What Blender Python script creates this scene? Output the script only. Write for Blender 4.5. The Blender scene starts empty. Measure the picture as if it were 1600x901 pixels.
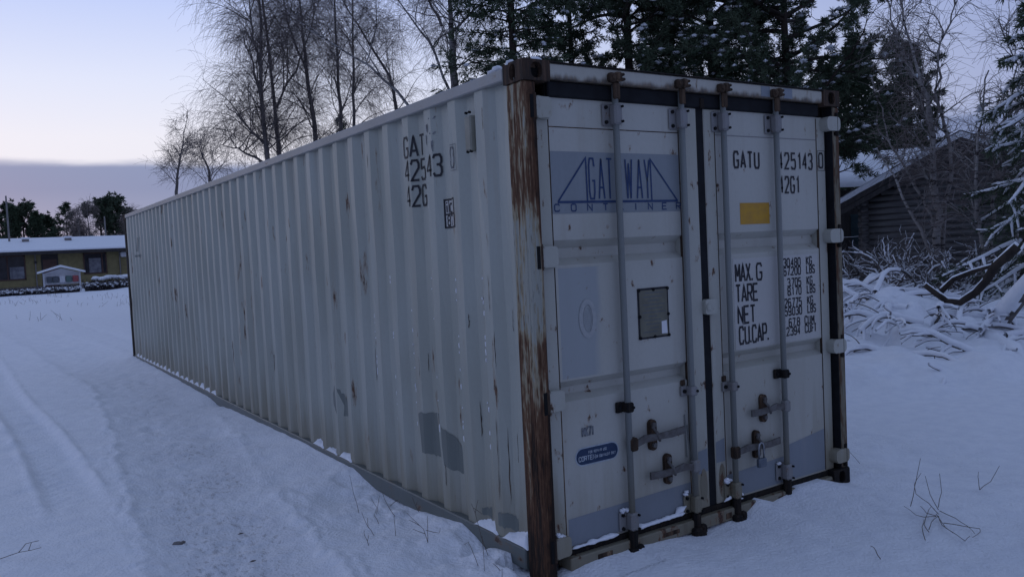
import bpy, bmesh, math, random
import numpy as np
from mathutils import Vector, Matrix
R = math.radians
rnd = random.Random(7)
rng = np.random.default_rng(11)
sc = bpy.context.scene
COL = sc.collection

# ------------------------------------------------------------------ camera
cam_d = bpy.data.cameras.new('camera')
cam = bpy.data.objects.new('camera', cam_d)
COL.objects.link(cam)
YAW, PITCH, ROLL = 0.58310, -0.04990, -0.04860
cy, sy, cp, sp = math.cos(YAW), math.sin(YAW), math.cos(PITCH), math.sin(PITCH)
fwd = Vector((sy*cp, cy*cp, sp)); rgt = Vector((cy, -sy, 0)); upv = rgt.cross(fwd)
cam_right = rgt*math.cos(ROLL) + upv*math.sin(ROLL)
cam_up = -rgt*math.sin(ROLL) + upv*math.cos(ROLL)
CAM = Vector((-2.2306, -3.2010, 1.630))
cam.matrix_world = Matrix(((cam_right.x, cam_up.x, -fwd.x, CAM.x), (cam_right.y, cam_up.y, -fwd.y, CAM.y), (cam_right.z, cam_up.z, -fwd.z, CAM.z), (0, 0, 0, 1)))
cam_d.sensor_width = 36; cam_d.lens = 1274.68/1600*36
cam_d.clip_start = 0.05; cam_d.clip_end = 3000
sc.camera = cam

# ------------------------------------------------------------------ world: dusk sky
w = bpy.data.worlds.new('World'); sc.world = w; w.use_nodes = True
nt = w.node_tree; N = nt.nodes; LK = nt.links
for n in list(N): N.remove(n)
GLOW_AZ = R(-8)          # azimuth (from +Y towards +X) of the afterglow
def wn(t, **k):
    n = N.new(t)
    for a, b in k.items(): setattr(n, a, b)
    return n
tc = wn('ShaderNodeTexCoord'); nrm = wn('ShaderNodeVectorMath', operation='NORMALIZE'); LK.new(tc.outputs['Generated'], nrm.inputs[0])
sep = wn('ShaderNodeSeparateXYZ'); LK.new(nrm.outputs[0], sep.inputs[0])
def wmath(op, a, b=None, c=None, clamp=False):
    n = wn('ShaderNodeMath', operation=op, use_clamp=clamp)
    for i, v in enumerate((a, b, c)):
        if v is None: continue
        if isinstance(v, (int, float)): n.inputs[i].default_value = v
        else: LK.new(v, n.inputs[i])
    return n.outputs[0]
def wramp(fac, stops):
    n = wn('ShaderNodeValToRGB'); LK.new(fac, n.inputs[0]); e = n.color_ramp.elements
    while len(e) < len(stops): e.new(0.5)
    for el, (p, c) in zip(e, stops): el.position = p; el.color = (*c, 1)
    return n.outputs[0]
def wmix(f, a, b, bt='MIX'):
    n = wn('ShaderNodeMix', data_type='RGBA', blend_type=bt)
    for s, v in ((n.inputs[0], f), (n.inputs[6], a), (n.inputs[7], b)):
        if isinstance(v, (int, float)): s.default_value = v
        elif isinstance(v, tuple): s.default_value = (*v, 1)
        else: LK.new(v, s)
    return n.outputs[2]
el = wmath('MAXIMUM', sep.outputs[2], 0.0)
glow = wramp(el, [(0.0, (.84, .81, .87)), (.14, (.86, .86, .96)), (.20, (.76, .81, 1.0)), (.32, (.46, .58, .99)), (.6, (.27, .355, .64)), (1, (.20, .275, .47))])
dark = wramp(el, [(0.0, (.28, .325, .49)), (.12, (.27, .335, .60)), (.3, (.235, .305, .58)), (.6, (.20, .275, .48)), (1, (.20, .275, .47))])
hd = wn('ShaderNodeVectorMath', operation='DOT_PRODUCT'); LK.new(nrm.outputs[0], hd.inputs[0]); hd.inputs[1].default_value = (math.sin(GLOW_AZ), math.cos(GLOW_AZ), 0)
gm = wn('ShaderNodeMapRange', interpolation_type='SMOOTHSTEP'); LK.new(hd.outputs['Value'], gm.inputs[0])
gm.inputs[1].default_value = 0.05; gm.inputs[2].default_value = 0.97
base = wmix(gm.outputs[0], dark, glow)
# soft cloud structure and the low cloud bank
mp = wn('ShaderNodeMapping'); LK.new(nrm.outputs[0], mp.inputs[0]); mp.inputs['Scale'].default_value = (2.5, 2.5, 16)
nz = wn('ShaderNodeTexNoise'); LK.new(mp.outputs[0], nz.inputs[0]); nz.inputs['Scale'].default_value = 1.6; nz.inputs['Detail'].default_value = 6
bank = wmath('SUBTRACT', el, wmath('MULTIPLY', wmath('SUBTRACT', nz.outputs[0], .5), .032))
bm_ = wn('ShaderNodeMapRange', interpolation_type='SMOOTHSTEP'); LK.new(bank, bm_.inputs[0])
bm_.inputs[1].default_value = .121; bm_.inputs[2].default_value = .107; bm_.inputs[3].default_value = 0; bm_.inputs[4].default_value = 1
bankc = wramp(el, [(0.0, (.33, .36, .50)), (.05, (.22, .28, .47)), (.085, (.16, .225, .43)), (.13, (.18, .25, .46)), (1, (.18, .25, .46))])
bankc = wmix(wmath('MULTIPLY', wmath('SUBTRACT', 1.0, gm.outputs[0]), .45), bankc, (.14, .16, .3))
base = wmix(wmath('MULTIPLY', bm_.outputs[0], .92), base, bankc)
nz2 = wn('ShaderNodeTexNoise'); mp2 = wn('ShaderNodeMapping'); LK.new(nrm.outputs[0], mp2.inputs[0]); mp2.inputs['Scale'].default_value = (1.2, 1.2, 3)
LK.new(mp2.outputs[0], nz2.inputs[0]); nz2.inputs['Scale'].default_value = 2.2; nz2.inputs['Detail'].default_value = 3
base = wmix(wmath('MULTIPLY', nz2.outputs[0], .10), base, (.50, .56, .72))
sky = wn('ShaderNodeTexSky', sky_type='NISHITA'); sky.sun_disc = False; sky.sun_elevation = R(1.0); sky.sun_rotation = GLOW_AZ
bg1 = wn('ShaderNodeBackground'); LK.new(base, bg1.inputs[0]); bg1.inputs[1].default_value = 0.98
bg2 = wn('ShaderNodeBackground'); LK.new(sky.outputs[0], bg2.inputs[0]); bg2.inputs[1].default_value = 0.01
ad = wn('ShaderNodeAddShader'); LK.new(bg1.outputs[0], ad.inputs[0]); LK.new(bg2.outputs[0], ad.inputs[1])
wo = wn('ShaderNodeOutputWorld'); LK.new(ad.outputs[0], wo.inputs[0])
# after sunset: a faint, very soft directional lamp added to grade the side wall
sd = bpy.data.lights.new('afterglow_lamp', 'SUN'); sd.energy = 0.12; sd.angle = R(35); sd.color = (1, .9, .86)
afterglow_lamp = bpy.data.objects.new('afterglow_lamp', sd); COL.objects.link(afterglow_lamp)
sdir = Vector((math.sin(GLOW_AZ)*math.cos(R(9)), math.cos(GLOW_AZ)*math.cos(R(9)), math.sin(R(9))))
afterglow_lamp.rotation_euler = sdir.to_track_quat('Z', 'Y').to_euler(); afterglow_lamp.location = (0, 0, 30)
vs = sc.view_settings; vs.view_transform = 'Standard'; vs.look = 'None'; vs.exposure = 0; vs.gamma = 1

# ------------------------------------------------------------------ materials
class Mt:
    def __init__(s, name, rough=.8, metal=0, spec=.3):
        s.m = bpy.data.materials.new(name); s.m.use_nodes = True
        s.nt = s.m.node_tree; s.N = s.nt.nodes; s.L = s.nt.links
        s.b = s.N['Principled BSDF']; s.b.inputs['Roughness'].default_value = rough
        s.b.inputs['Metallic'].default_value = metal; s.b.inputs['Specular IOR Level'].default_value = spec
        s.tc = s.N.new('ShaderNodeTexCoord')
    def noise(s, scale, stretch=(1, 1, 1), detail=4, rough=.55, coord='Object', off=(0, 0, 0)):
        mp = s.N.new('ShaderNodeMapping'); s.L.new(s.tc.outputs[coord], mp.inputs[0]); mp.inputs['Scale'].default_value = stretch; mp.inputs['Location'].default_value = off
        n = s.N.new('ShaderNodeTexNoise'); s.L.new(mp.outputs[0], n.inputs[0]); n.inputs['Scale'].default_value = scale
        n.inputs['Detail'].default_value = detail; n.inputs['Roughness'].default_value = rough
        return n.outputs[0]
    def math(s, op, a, b=None, clamp=False):
        n = s.N.new('ShaderNodeMath'); n.operation = op; n.use_clamp = clamp
        for i, v in enumerate((a, b)):
            if v is None: continue
            if isinstance(v, (int, float)): n.inputs[i].default_value = v
            else: s.L.new(v, n.inputs[i])
        return n.outputs[0]
    def step(s, v, a, b):
        n = s.N.new('ShaderNodeMapRange'); n.interpolation_type = 'SMOOTHSTEP'
        s.L.new(v, n.inputs[0]); n.inputs[1].default_value = a; n.inputs[2].default_value = b
        return n.outputs[0]
    def mix(s, f, a, b, bt='MIX'):
        n = s.N.new('ShaderNodeMix'); n.data_type = 'RGBA'; n.blend_type = bt
        for so, v in ((n.inputs[0], f), (n.inputs[6], a), (n.inputs[7], b)):
            if isinstance(v, (int, float)): so.default_value = v
            elif isinstance(v, tuple): so.default_value = (*v, 1)
            else: s.L.new(v, so)
        return n.outputs[2]
    def z(s):
        if not hasattr(s, '_z'):
            n = s.N.new('ShaderNodeSeparateXYZ'); s.L.new(s.tc.outputs['Object'], n.inputs[0]); s._z = n.outputs
        return s._z
    def color(s, c):
        if isinstance(c, tuple): s.b.inputs['Base Color'].default_value = (*c, 1)
        else: s.L.new(c, s.b.inputs['Base Color'])
        return s
    def bump(s, h, strength=.3, dist=.01):
        n = s.N.new('ShaderNodeBump'); s.L.new(h, n.inputs['Height']); n.inputs['Strength'].default_value = strength; n.inputs['Distance'].default_value = dist
        s.L.new(n.outputs[0], s.b.inputs['Normal']); return s
def simple(name, c, c2=None, scale=6, rough=.8, stretch=(1, 1, 1), metal=0, bump=0):
    m = Mt(name, rough, metal)
    if c2 is None: c2 = tuple(x*.7 for x in c)
    n = m.noise(scale, stretch); m.color(m.mix(m.step(n, .3, .7), c, c2))
    if bump: m.bump(n, bump, .01)
    return m.m
def paint(name, c, dirt=(.30, .27, .22), dirt_amt=.35, chips=.70, chipsize=14, stretch=(1, 1, .3), zr=None, fade=None, low=0, off=(0, 0, 0), rough=.5):
    """weathered container paint: mottling, vertical grime streaks, rust chips; zr = (z, width) horizontal rust band"""
    m = Mt(name, rough, 0, .35)
    big = m.noise(1.3, (1, 1, .6), 3, off=off); streak = m.noise(9, (1, 1, .07), 5, .6, off=off); fine = m.noise(60, (1, 1, .6), 3, off=off)
    col = m.mix(m.step(big, .35, .68), c, tuple(a*b for a, b in zip(c, (.88, .87, .84))))
    col = m.mix(m.math('MULTIPLY', m.step(streak, .5, .78), dirt_amt), col, dirt)
    col = m.mix(m.math('MULTIPLY', m.step(fine, .35, .75), .10), col, tuple(a*.6 for a in c))
    if fade:
        x0f, x1f, z0f, z1f, cf = fade; xx = m.math('ADD', m.z()[0], m.math('MULTIPLY', m.math('SUBTRACT', m.noise(5, (1, 1, .5), 4), .5), .12)); zf = m.z()[2]
        k_ = m.math('MULTIPLY', m.math('MULTIPLY', m.step(xx, x1f+.03, x1f-.03), m.step(m.z()[0], x0f-.002, x0f)), m.math('MULTIPLY', m.step(zf, z0f-.004, z0f+.004), m.step(zf, z1f+.004, z1f-.004)))
        col = m.mix(m.math('MULTIPLY', k_, .75), col, cf)
    if low:
        lz = m.math('ADD', m.z()[2], m.math('MULTIPLY', m.math('SUBTRACT', streak, .5), 1.2))
        col = m.mix(m.math('MULTIPLY', m.step(lz, .55, .05), low), col, (.20, .17, .11))
    ch = m.noise(chipsize, stretch, 6, .62, off=off); chm = m.step(ch, chips, chips+.025)
    if zr:
        zz = m.math('SUBTRACT', m.z()[2], m.math('MULTIPLY', m.math('SUBTRACT', m.noise(13, (1, 1, .25), 4), .45), zr[1]*1.8))
        rb = m.step(zz, zr[0]+zr[1]*.5, zr[0]-zr[1]*.1)
        col = m.mix(m.math('MULTIPLY', rb, .88), col, m.mix(m.step(fine, .4, .6), (.11, .07, .04), (.05, .035, .028)))
    halo = m.step(ch, chips-.05, chips)
    col = m.mix(m.math('MULTIPLY', halo, .45), col, (.19, .12, .07))
    col = m.mix(chm, col, m.mix(m.step(fine, .4, .6), (.05, .025, .016), (.10, .045, .022)))
    m.color(col); m.bump(m.math('ADD', m.math('MULTIPLY', big, .8), m.math('MULTIPLY', fine, .15)), .35, .01)
    return m.m
def rusty(name, cover, pale=(.30, .30, .26), cream=(.30, .255, .175), tan=(.16, .10, .06), lo=(.020, .013, .010), hi=(.105, .052, .030), pattern='post'):
    """streaky steel: sound paint -> bleached cream -> tan -> brown -> near black, driven by vertical grain"""
    m = Mt(name, .85, 0, .2)
    st = m.noise(26, (1, 1, .045), 7, .7); fn = m.noise(75, (1, 1, .2), 4); mid = m.noise(6, (1, 1, .3), 5, .6)
    v = m.math('ADD', m.math('ADD', m.math('MULTIPLY', st, .55), m.math('MULTIPLY', fn, .2)), m.math('MULTIPLY', mid, .25))
    if pattern == 'post':
        z = m.z()[2]; zz = m.math('ADD', z, m.math('MULTIPLY', m.math('SUBTRACT', mid, .5), .35))
        v = m.math('ADD', v, m.math('MULTIPLY', m.step(zz, .98, .70), .062))
        v = m.math('ADD', v, m.math('MULTIPLY', m.step(zz, 1.25, 1.12), .075))
        v = m.math('ADD', v, m.math('MULTIPLY', m.step(zz, 1.70, 1.90), .085))
        v = m.math('ADD', v, m.math('MULTIPLY', m.math('MULTIPLY', m.step(m.z()[0], .040, .062), m.step(m.z()[1], .03, .01)), .10))
        v = m.math('ADD', v, m.math('MULTIPLY', m.step(zz, .35, .1), .05))
    v = m.math('SUBTRACT', v, cover)
    r = m.N.new('ShaderNodeValToRGB'); m.L.new(m.math('ADD', m.math('MULTIPLY', v, 3.1 if pattern == 'post' else 2.2), .5), r.inputs[0]); e = r.color_ramp.elements
    sts = [(.0, pale), (.40, pale), (.43, cream), (.55, tuple(x*.85 for x in cream)), (.60, tan), (.70, hi), (.86, tuple(x*.6 for x in hi)), (1., lo)]
    while len(e) < len(sts): e.new(.5)
    for q, (p_, c_) in zip(e, sts): q.position = p_; q.color = (*c_, 1)
    c = m.mix(m.math('MULTIPLY', m.step(fn, .55, .75), .5), r.outputs[0], lo)
    m.color(c); m.bump(m.math('ADD', v, m.math('MULTIPLY', fn, .3)), .7, .012)
    return m.m
M = {}
M['side'] = paint('side_paint', (.350, .361, .322), chips=.665, chipsize=11, stretch=(1, 1, .22), dirt_amt=.48, low=.6)
M['rail'] = paint('rail_paint', (.30, .295, .285), chips=.68, chipsize=16, stretch=(1, .4, 1), dirt_amt=.5)
M['lowrail'] = paint('low_rail_paint', (.13, .145, .14), chips=.66, chipsize=9, stretch=(1, .4, 1), dirt=(.12, .11, .09), dirt_amt=.5)
M['door'] = paint('door_paint', (.415, .408, .368), chips=.672, chipsize=17, fade=(.19, .44, .96, 1.515, (.26, .285, .30)), stretch=(1, 1, .6), dirt_amt=.38, low=.4)
M['frame'] = paint('door_frame_paint', (.375, .37, .325), chips=.645, chipsize=19, stretch=(1, 1, .5), dirt_amt=.5, low=.75, off=(3, 1, 2))
M['header'] = paint('header_paint', (.42, .405, .355), chips=.65, chipsize=14, zr=(2.438, .055), dirt_amt=.3)
M['bar'] = paint('bar_paint', (.18, .19, .185), chips=.73, chipsize=18, stretch=(1, 1, .4), dirt=(.2, .18, .16), dirt_amt=.4, low=.6)
M['bracket'] = paint('bracket_paint', (.215, .21, .21), chips=.64, chipsize=22, stretch=(1, 1, .8), dirt=(.16, .14, .12), dirt_amt=.5)
M['sill'] = paint('sill_paint', (.21, .19, .14), chips=.60, chipsize=15, stretch=(1, 1, .5), dirt=(.10, .08, .05), dirt_amt=.8)
M['patch'] = paint('repair_paint', (.205, .23, .265), chips=.76, chipsize=20, dirt_amt=.2, low=.1)
M['sidepatch'] = paint('side_repair_paint', (.155, .172, .16), chips=.72, chipsize=16, dirt=(.15, .16, .15), dirt_amt=.4)
M['faded'] = paint('faded_repaint', (.295, .30, .30), chips=.78, chipsize=20, dirt_amt=.2)
M['logo'] = paint('logo_ground_paint', (.215, .235, .25), chips=.78, chipsize=20, dirt=(.26, .28, .3), dirt_amt=.3)
M['textpanel'] = paint('text_ground_paint', (.45, .44, .42), chips=.76, chipsize=20, dirt_amt=.2)
M['post'] = rusty('rusty_post_paint', .538)
M['cast'] = rusty('rusty_casting', .32, pattern='x', hi=(.095, .060, .042), lo=(.032, .024, .020))
M['rust'] = rusty('dark_rust', .36, pattern='x', hi=(.075, .048, .032), lo=(.02, .015, .012))
M['darkrust'] = rusty('black_rust', .30, pattern='x', hi=(.035, .026, .020), lo=(.010, .009, .009))
M['rightpost'] = rusty('right_post_paint', .47, pattern='x', pale=(.17, .165, .14), cream=(.19, .165, .12), tan=(.10, .07, .045))
M['handle'] = simple('grey_handle_steel', (.12, .115, .11), (.075, .065, .06), 25, .6)
M['rubber'] = simple('black_rubber', (.006, .006, .008), (.011, .012, .015), 12, .9)
M['black'] = simple('black_void', (.004, .004, .005), (.006, .006, .006), 5, .9)
M['ink'] = simple('black_ink', (.008, .008, .012), (.028, .028, .034), 30, .6)
M['inkworn'] = simple('worn_ink', (.06, .065, .075), (.20, .21, .22), 40, .6)
M['blue'] = simple('blue_ink', (.015, .035, .10), (.03, .055, .13), 30, .6)
M['yellow'] = simple('yellow_sticker', (.47, .25, .02), (.40, .21, .03), 25, .5)
M['stickerblue'] = simple('blue_sticker', (.014, .032, .075), (.02, .04, .09), 25, .4)
M['stickerpale'] = simple('pale_print', (.40, .44, .48), (.3, .34, .38), 60, .6)
M['seal'] = simple('faded_print', (.345, .35, .345), (.30, .31, .31), 45, .6)
M['plate'] = simple('olive_plate', (.16, .155, .115), (.12, .115, .09), 14, .55)
M['steel'] = simple('padlock_steel', (.34, .35, .38), (.22, .23, .25), 20, .35, metal=.8)
M['lockbody'] = simple('padlock_body', (.10, .12, .15), (.16, .18, .21), 14, .4, metal=.5)
M['vent'] = simple('vent_plastic', (.27, .26, .215), (.22, .21, .17), 12, .6)
M['bark'] = simple('dark_bark', (.17, .15, .14), (.085, .075, .07), 9, .95, (1, 1, .3), bump=.5)
M['pinebark'] = simple('pine_bark', (.060, .045, .036), (.025, .020, .018), 7, .95, (1, 1, .4), bump=.5)
M['twig'] = simple('birch_twig', (.23, .19, .175), (.16, .13, .12), 3, .9)
M['needle'] = simple('spruce_needles', (.040, .062, .036), (.065, .09, .05), 2.5, .8)
M['needle2'] = simple('pine_needles', (.044, .066, .040), (.08, .10, .06), 2.0, .8)
M['deadgrass'] = simple('dead_stalk', (.11, .09, .075), (.16, .13, .10), 12, .9)
bb = Mt('birch_bark', .85)
h1 = bb.noise(5, (1, 1, 3.5), 5, .6); h2 = bb.noise(1.2, (1, 1, .5), 3)
c0 = bb.mix(bb.step(h2, .35, .6), (.33, .31, .295), (.20, .18, .17))
bb.color(bb.mix(bb.step(h1, .52, .60), c0, (.05, .042, .04))); bb.bump(h1, .3, .01); M['birch'] = bb.m
sn = Mt('snow', .75, 0, .25)
f1 = sn.noise(9, detail=6, rough=.6); f2 = sn.noise(70, detail=3)
sn.color(sn.mix(sn.step(f1, .35, .7), (.82, .83, .86), (.76, .775, .82)))
sn.bump(sn.math('ADD', sn.math('MULTIPLY', f1, .7), sn.math('MULTIPLY', f2, .35)), .45, .03); M['snow'] = sn.m
gs = Mt('ground_snow', .75, 0, .25)
f1 = gs.noise(7, detail=7, rough=.62); f2 = gs.noise(55, detail=4); f3 = gs.noise(26, (1, .45, 1), 6, .7)
att = gs.N.new('ShaderNodeAttribute'); att.attribute_name = 'dirt'; dirt = att.outputs['Fac']
cc = gs.mix(gs.step(f1, .35, .7), (.82, .83, .86), (.75, .765, .81))
cc = gs.mix(gs.math('MULTIPLY', dirt, .28), cc, (.50, .50, .53))
spk = gs.step(gs.math('ADD', f3, gs.math('MULTIPLY', dirt, .10)), .64, .70)
cc = gs.mix(gs.math('MULTIPLY', gs.math('MULTIPLY', spk, dirt), .45), cc, (.30, .28, .27))
gs.color(cc); gs.bump(gs.math('ADD', gs.math('MULTIPLY', f1, .6), gs.math('MULTIPLY', f2, .4)), .75, .035); M['ground'] = gs.m
M['log'] = simple('weathered_log', (.18, .174, .17), (.06, .057, .058), 5, .95, (.15, .15, 3), bump=.6)
M['plank'] = simple('dark_plank', (.075, .068, .066), (.045, .042, .043), 6, .95, (2, 2, .15), bump=.4)
M['teal'] = simple('teal_door_paint', (.045, .075, .085), (.03, .05, .06), 5, .8)
M['brick'] = simple('yellow_brick', (.235, .195, .095), (.185, .155, .08), 3, .9)
M['fascia'] = simple('dark_fascia', (.05, .042, .04), (.03, .028, .03), 3, .8)
M['winframe'] = simple('brown_frame', (.06, .03, .025), (.09, .05, .04), 3, .6)
M['glass'] = simple('dark_glass', (.018, .018, .022), (.04, .038, .045), 1.5, .12)
M['curtain'] = simple('curtain', (.22, .22, .24), (.10, .10, .12), 3, .8)
M['whitewood'] = simple('white_wood', (.62, .62, .64), (.55, .55, .58), 4, .7)
M['boxdark'] = simple('grey_letterbox', (.08, .09, .105), (.11, .12, .14), 4, .5)
M['boxgreen'] = simple('green_letterbox', (.10, .16, .15), (.13, .19, .18), 4, .5)
M['boxred'] = simple('red_letterbox', (.38, .10, .10), (.30, .08, .09), 4, .5)
M['pole'] = simple('grey_pole', (.22, .20, .19), (.16, .15, .15), 3, .8)
M['hedge'] = simple('hedge_twigs', (.07, .06, .06), (.04, .035, .04), 3, .9)

# ------------------------------------------------------------------ mesh helpers
class MB:
    def __init__(s): s.v = []; s.f = []
    def add(s, vs, fs):
        o = len(s.v); s.v += [tuple(v) for v in vs]; s.f += [tuple(i+o for i in f) for f in fs]; return s
    def box(s, x0, x1, y0, y1, z0, z1, b=0):
        if b:
            b = min(b, (x1-x0)*.45, (y1-y0)*.45, (z1-z0)*.45)
            V = []
            for sx, X, IX in ((0, x0, x0+b), (1, x1, x1-b)):
                for Y, IY in ((y0, y0+b), (y1, y1-b)):
                    for Z, IZ in ((z0, z0+b), (z1, z1-b)):
                        V += [(X, IY, IZ), (IX, Y, IZ), (IX, IY, Z)]
            def c(i, j, k, a): return (i*4+j*2+k)*3+a
            F = []
            for i in (0, 1):
                q = [c(i, 0, 0, 0), c(i, 0, 1, 0), c(i, 1, 1, 0), c(i, 1, 0, 0)]; F.append(q if i == 0 else q[::-1])
                q = [c(0, i, 0, 1), c(1, i, 0, 1), c(1, i, 1, 1), c(0, i, 1, 1)]; F.append(q if i == 0 else q[::-1])
                q = [c(0, 0, i, 2), c(0, 1, i, 2), c(1, 1, i, 2), c(1, 0, i, 2)]; F.append(q if i == 0 else q[::-1])
            for i in (0, 1):
                for j in (0, 1):
                    fl = (i+j) % 2 == 0
                    for q in ([c(i, j, 0, 0), c(i, j, 0, 1), c(i, j, 1, 1), c(i, j, 1, 0)], [c(i, 0, j, 0), c(i, 0, j, 2), c(i, 1, j, 2), c(i, 1, j, 0)][::-1], [c(0, i, j, 1), c(0, i, j, 2), c(1, i, j, 2), c(1, i, j, 1)]):
                        F.append(q if not fl else q[::-1])
                    for k in (0, 1):
                        q = [c(i, j, k, 0), c(i, j, k, 1), c(i, j, k, 2)]; F.append(q)
            return s.add(V, F)
        V = [(x, y, z) for x in (x0, x1) for y in (y0, y1) for z in (z0, z1)]
        return s.add(V, [(0, 1, 3, 2), (4, 6, 7, 5), (0, 4, 5, 1), (2, 3, 7, 6), (0, 2, 6, 4), (1, 5, 7, 3)])
    def tube(s, pts, rad, n=8, cap=True, squash=None):
        pts = [Vector(p) for p in pts]; k = len(pts)
        if not hasattr(rad, '__len__'): rad = [rad]*k
        t0 = (pts[1]-pts[0]).normalized(); a = t0.orthogonal().normalized(); V = []
        for i, p in enumerate(pts):
            t = ((pts[min(i+1, k-1)]-pts[max(i-1, 0)])).normalized()
            a = (a - t*a.dot(t)).normalized(); b = t.cross(a)
            for j in range(n):
                an = 2*math.pi*j/n; o = (a*math.cos(an)+b*math.sin(an))*rad[i]
                if squash: o.z *= squash
                V.append(p+o)
        F = [(i*n+j, i*n+(j+1) % n, (i+1)*n+(j+1) % n, (i+1)*n+j) for i in range(k-1) for j in range(n)]
        if cap: F += [tuple(range(n))[::-1], tuple((k-1)*n+j for j in range(n))]
        return s.add(V, F)
    def prism(s, poly, fn0, fn1):
        n = len(poly); V = [fn0(*p) for p in poly]+[fn1(*p) for p in poly]
        return s.add(V, [tuple(range(n)), tuple(range(2*n-1, n-1, -1))]+[(i, n+i, n+(i+1) % n, (i+1) % n) for i in range(n)])
    def build(s, name, mat, parent=None, smooth=False, kind=None, label=None, split=False):
        if split:       # every loose piece becomes an object of its own
            par = list(range(len(s.v)))
            def find(i):
                while par[i] != i: par[i] = par[par[i]]; i = par[i]
                return i
            for f in s.f:
                for i in f[1:]: par[find(i)] = find(f[0])
            grp = {}
            for f in s.f: grp.setdefault(find(f[0]), []).append(f)
            for fs in grp.values():
                ids = sorted({i for f in fs for i in f}); mp_ = {a: b for b, a in enumerate(ids)}; q_ = MB(); q_.v = [s.v[i] for i in ids]; q_.f = [tuple(mp_[i] for i in f) for f in fs]
                o_ = q_.build(name, mat, parent, smooth, kind, label)
            return o_
        me = bpy.data.meshes.new(name); me.from_pydata(s.v, [], s.f); me.update()
        b = bmesh.new(); b.from_mesh(me); bmesh.ops.recalc_face_normals(b, faces=b.faces); b.to_mesh(me); b.free()
        return link(name, me, mat, parent, smooth, kind, label)
def link(name, me, mat, parent=None, smooth=False, kind=None, label=None):
    me.materials.append(mat)
    if smooth: me.polygons.foreach_set('use_smooth', [True]*len(me.polygons))
    o = bpy.data.objects.new(name, me); COL.objects.link(o)
    if parent: o.parent = parent
    if kind: o['kind'] = kind
    if label: o['label'] = label
    return o
def np_mesh(name, V, F, mat, parent=None, smooth=False, kind=None):
    V = np.asarray(V, np.float32).reshape(-1, 3); F = np.asarray(F, np.int32); k = F.shape[1]
    me = bpy.data.meshes.new(name); me.vertices.add(len(V)); me.vertices.foreach_set('co', V.ravel())
    me.loops.add(F.size); me.loops.foreach_set('vertex_index', F.ravel())
    me.polygons.add(len(F)); me.polygons.foreach_set('loop_start', np.arange(0, F.size, k, dtype=np.int32)); me.update(calc_edges=True)
    return link(name, me, mat, parent, smooth, kind)
def thing(name, label, cat, loc=(0, 0, 0), group=None, rz=0):
    o = bpy.data.objects.new(name, None); COL.objects.link(o); o.location = loc; o.rotation_euler.z = rz
    return tag(o, label, cat, group)
def tag(o, label, cat, group=None):
    o['label'] = label; o['category'] = cat
    if group: o['group'] = group
    return o

# ------------------------------------------------------------------ ground: one snow sheet
def vnoise(x, y, seed=0):
    xi = np.floor(x).astype(np.int64); yi = np.floor(y).astype(np.int64); fx = x-xi; fy = y-yi
    fx = fx*fx*(3-2*fx); fy = fy*fy*(3-2*fy)
    def h(a, b):
        n = (a*374761393 + b*668265263 + seed*974634777) & 0x7fffffff
        n = ((n ^ (n >> 13))*1274126177) & 0x7fffffff
        return ((n ^ (n >> 16)) & 0xffff)/65535.
    return (h(xi, yi)*(1-fx)+h(xi+1, yi)*fx)*(1-fy)+(h(xi, yi+1)*(1-fx)+h(xi+1, yi+1)*fx)*fy
def fbm(x, y, o=4, seed=0):
    t = 0; a = .5
    for i in range(o): t = t+a*(vnoise(x*2**i, y*2**i, seed+i)-.5); a *= .5
    return t
def ss(a, b, x): t = np.clip((x-a)/(b-a), 0, 1); return t*t*(3-2*t)
SIDE_Y = [0, .18, .45, .55, .66, .82, 1.18, 1.6, 2.0, 2.4, 3.5, 4.66, 6.1, 6.3, 6.9, 9, 12.2, 16]
SIDE_Z = [-.03, .06, .03, -.01, .04, .075, .035, -.005, .0, .075, .075, .06, .03, .0, .05, .07, .085, .03]
FR_X = [-.3, .0, .24, .6, .87, 1.07, 1.42, 1.48, 1.56, 1.69, 1.93, 2.17, 2.42, 2.8]
FR_Z = [-.03, -.03, .02, .03, .0, -.02, .0, .03, .075, .025, .075, .07, .0, .03]
BUMPS = [(rnd.uniform(7.6, 12.8), rnd.uniform(2.4, 7.8), rnd.uniform(.14, .5), rnd.uniform(.05, .20)) for _ in range(120)]+[(rnd.uniform(5.2, 8), rnd.uniform(1.2, 5.5), rnd.uniform(.12, .40), rnd.uniform(.03, .11)) for _ in range(70)]
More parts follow.
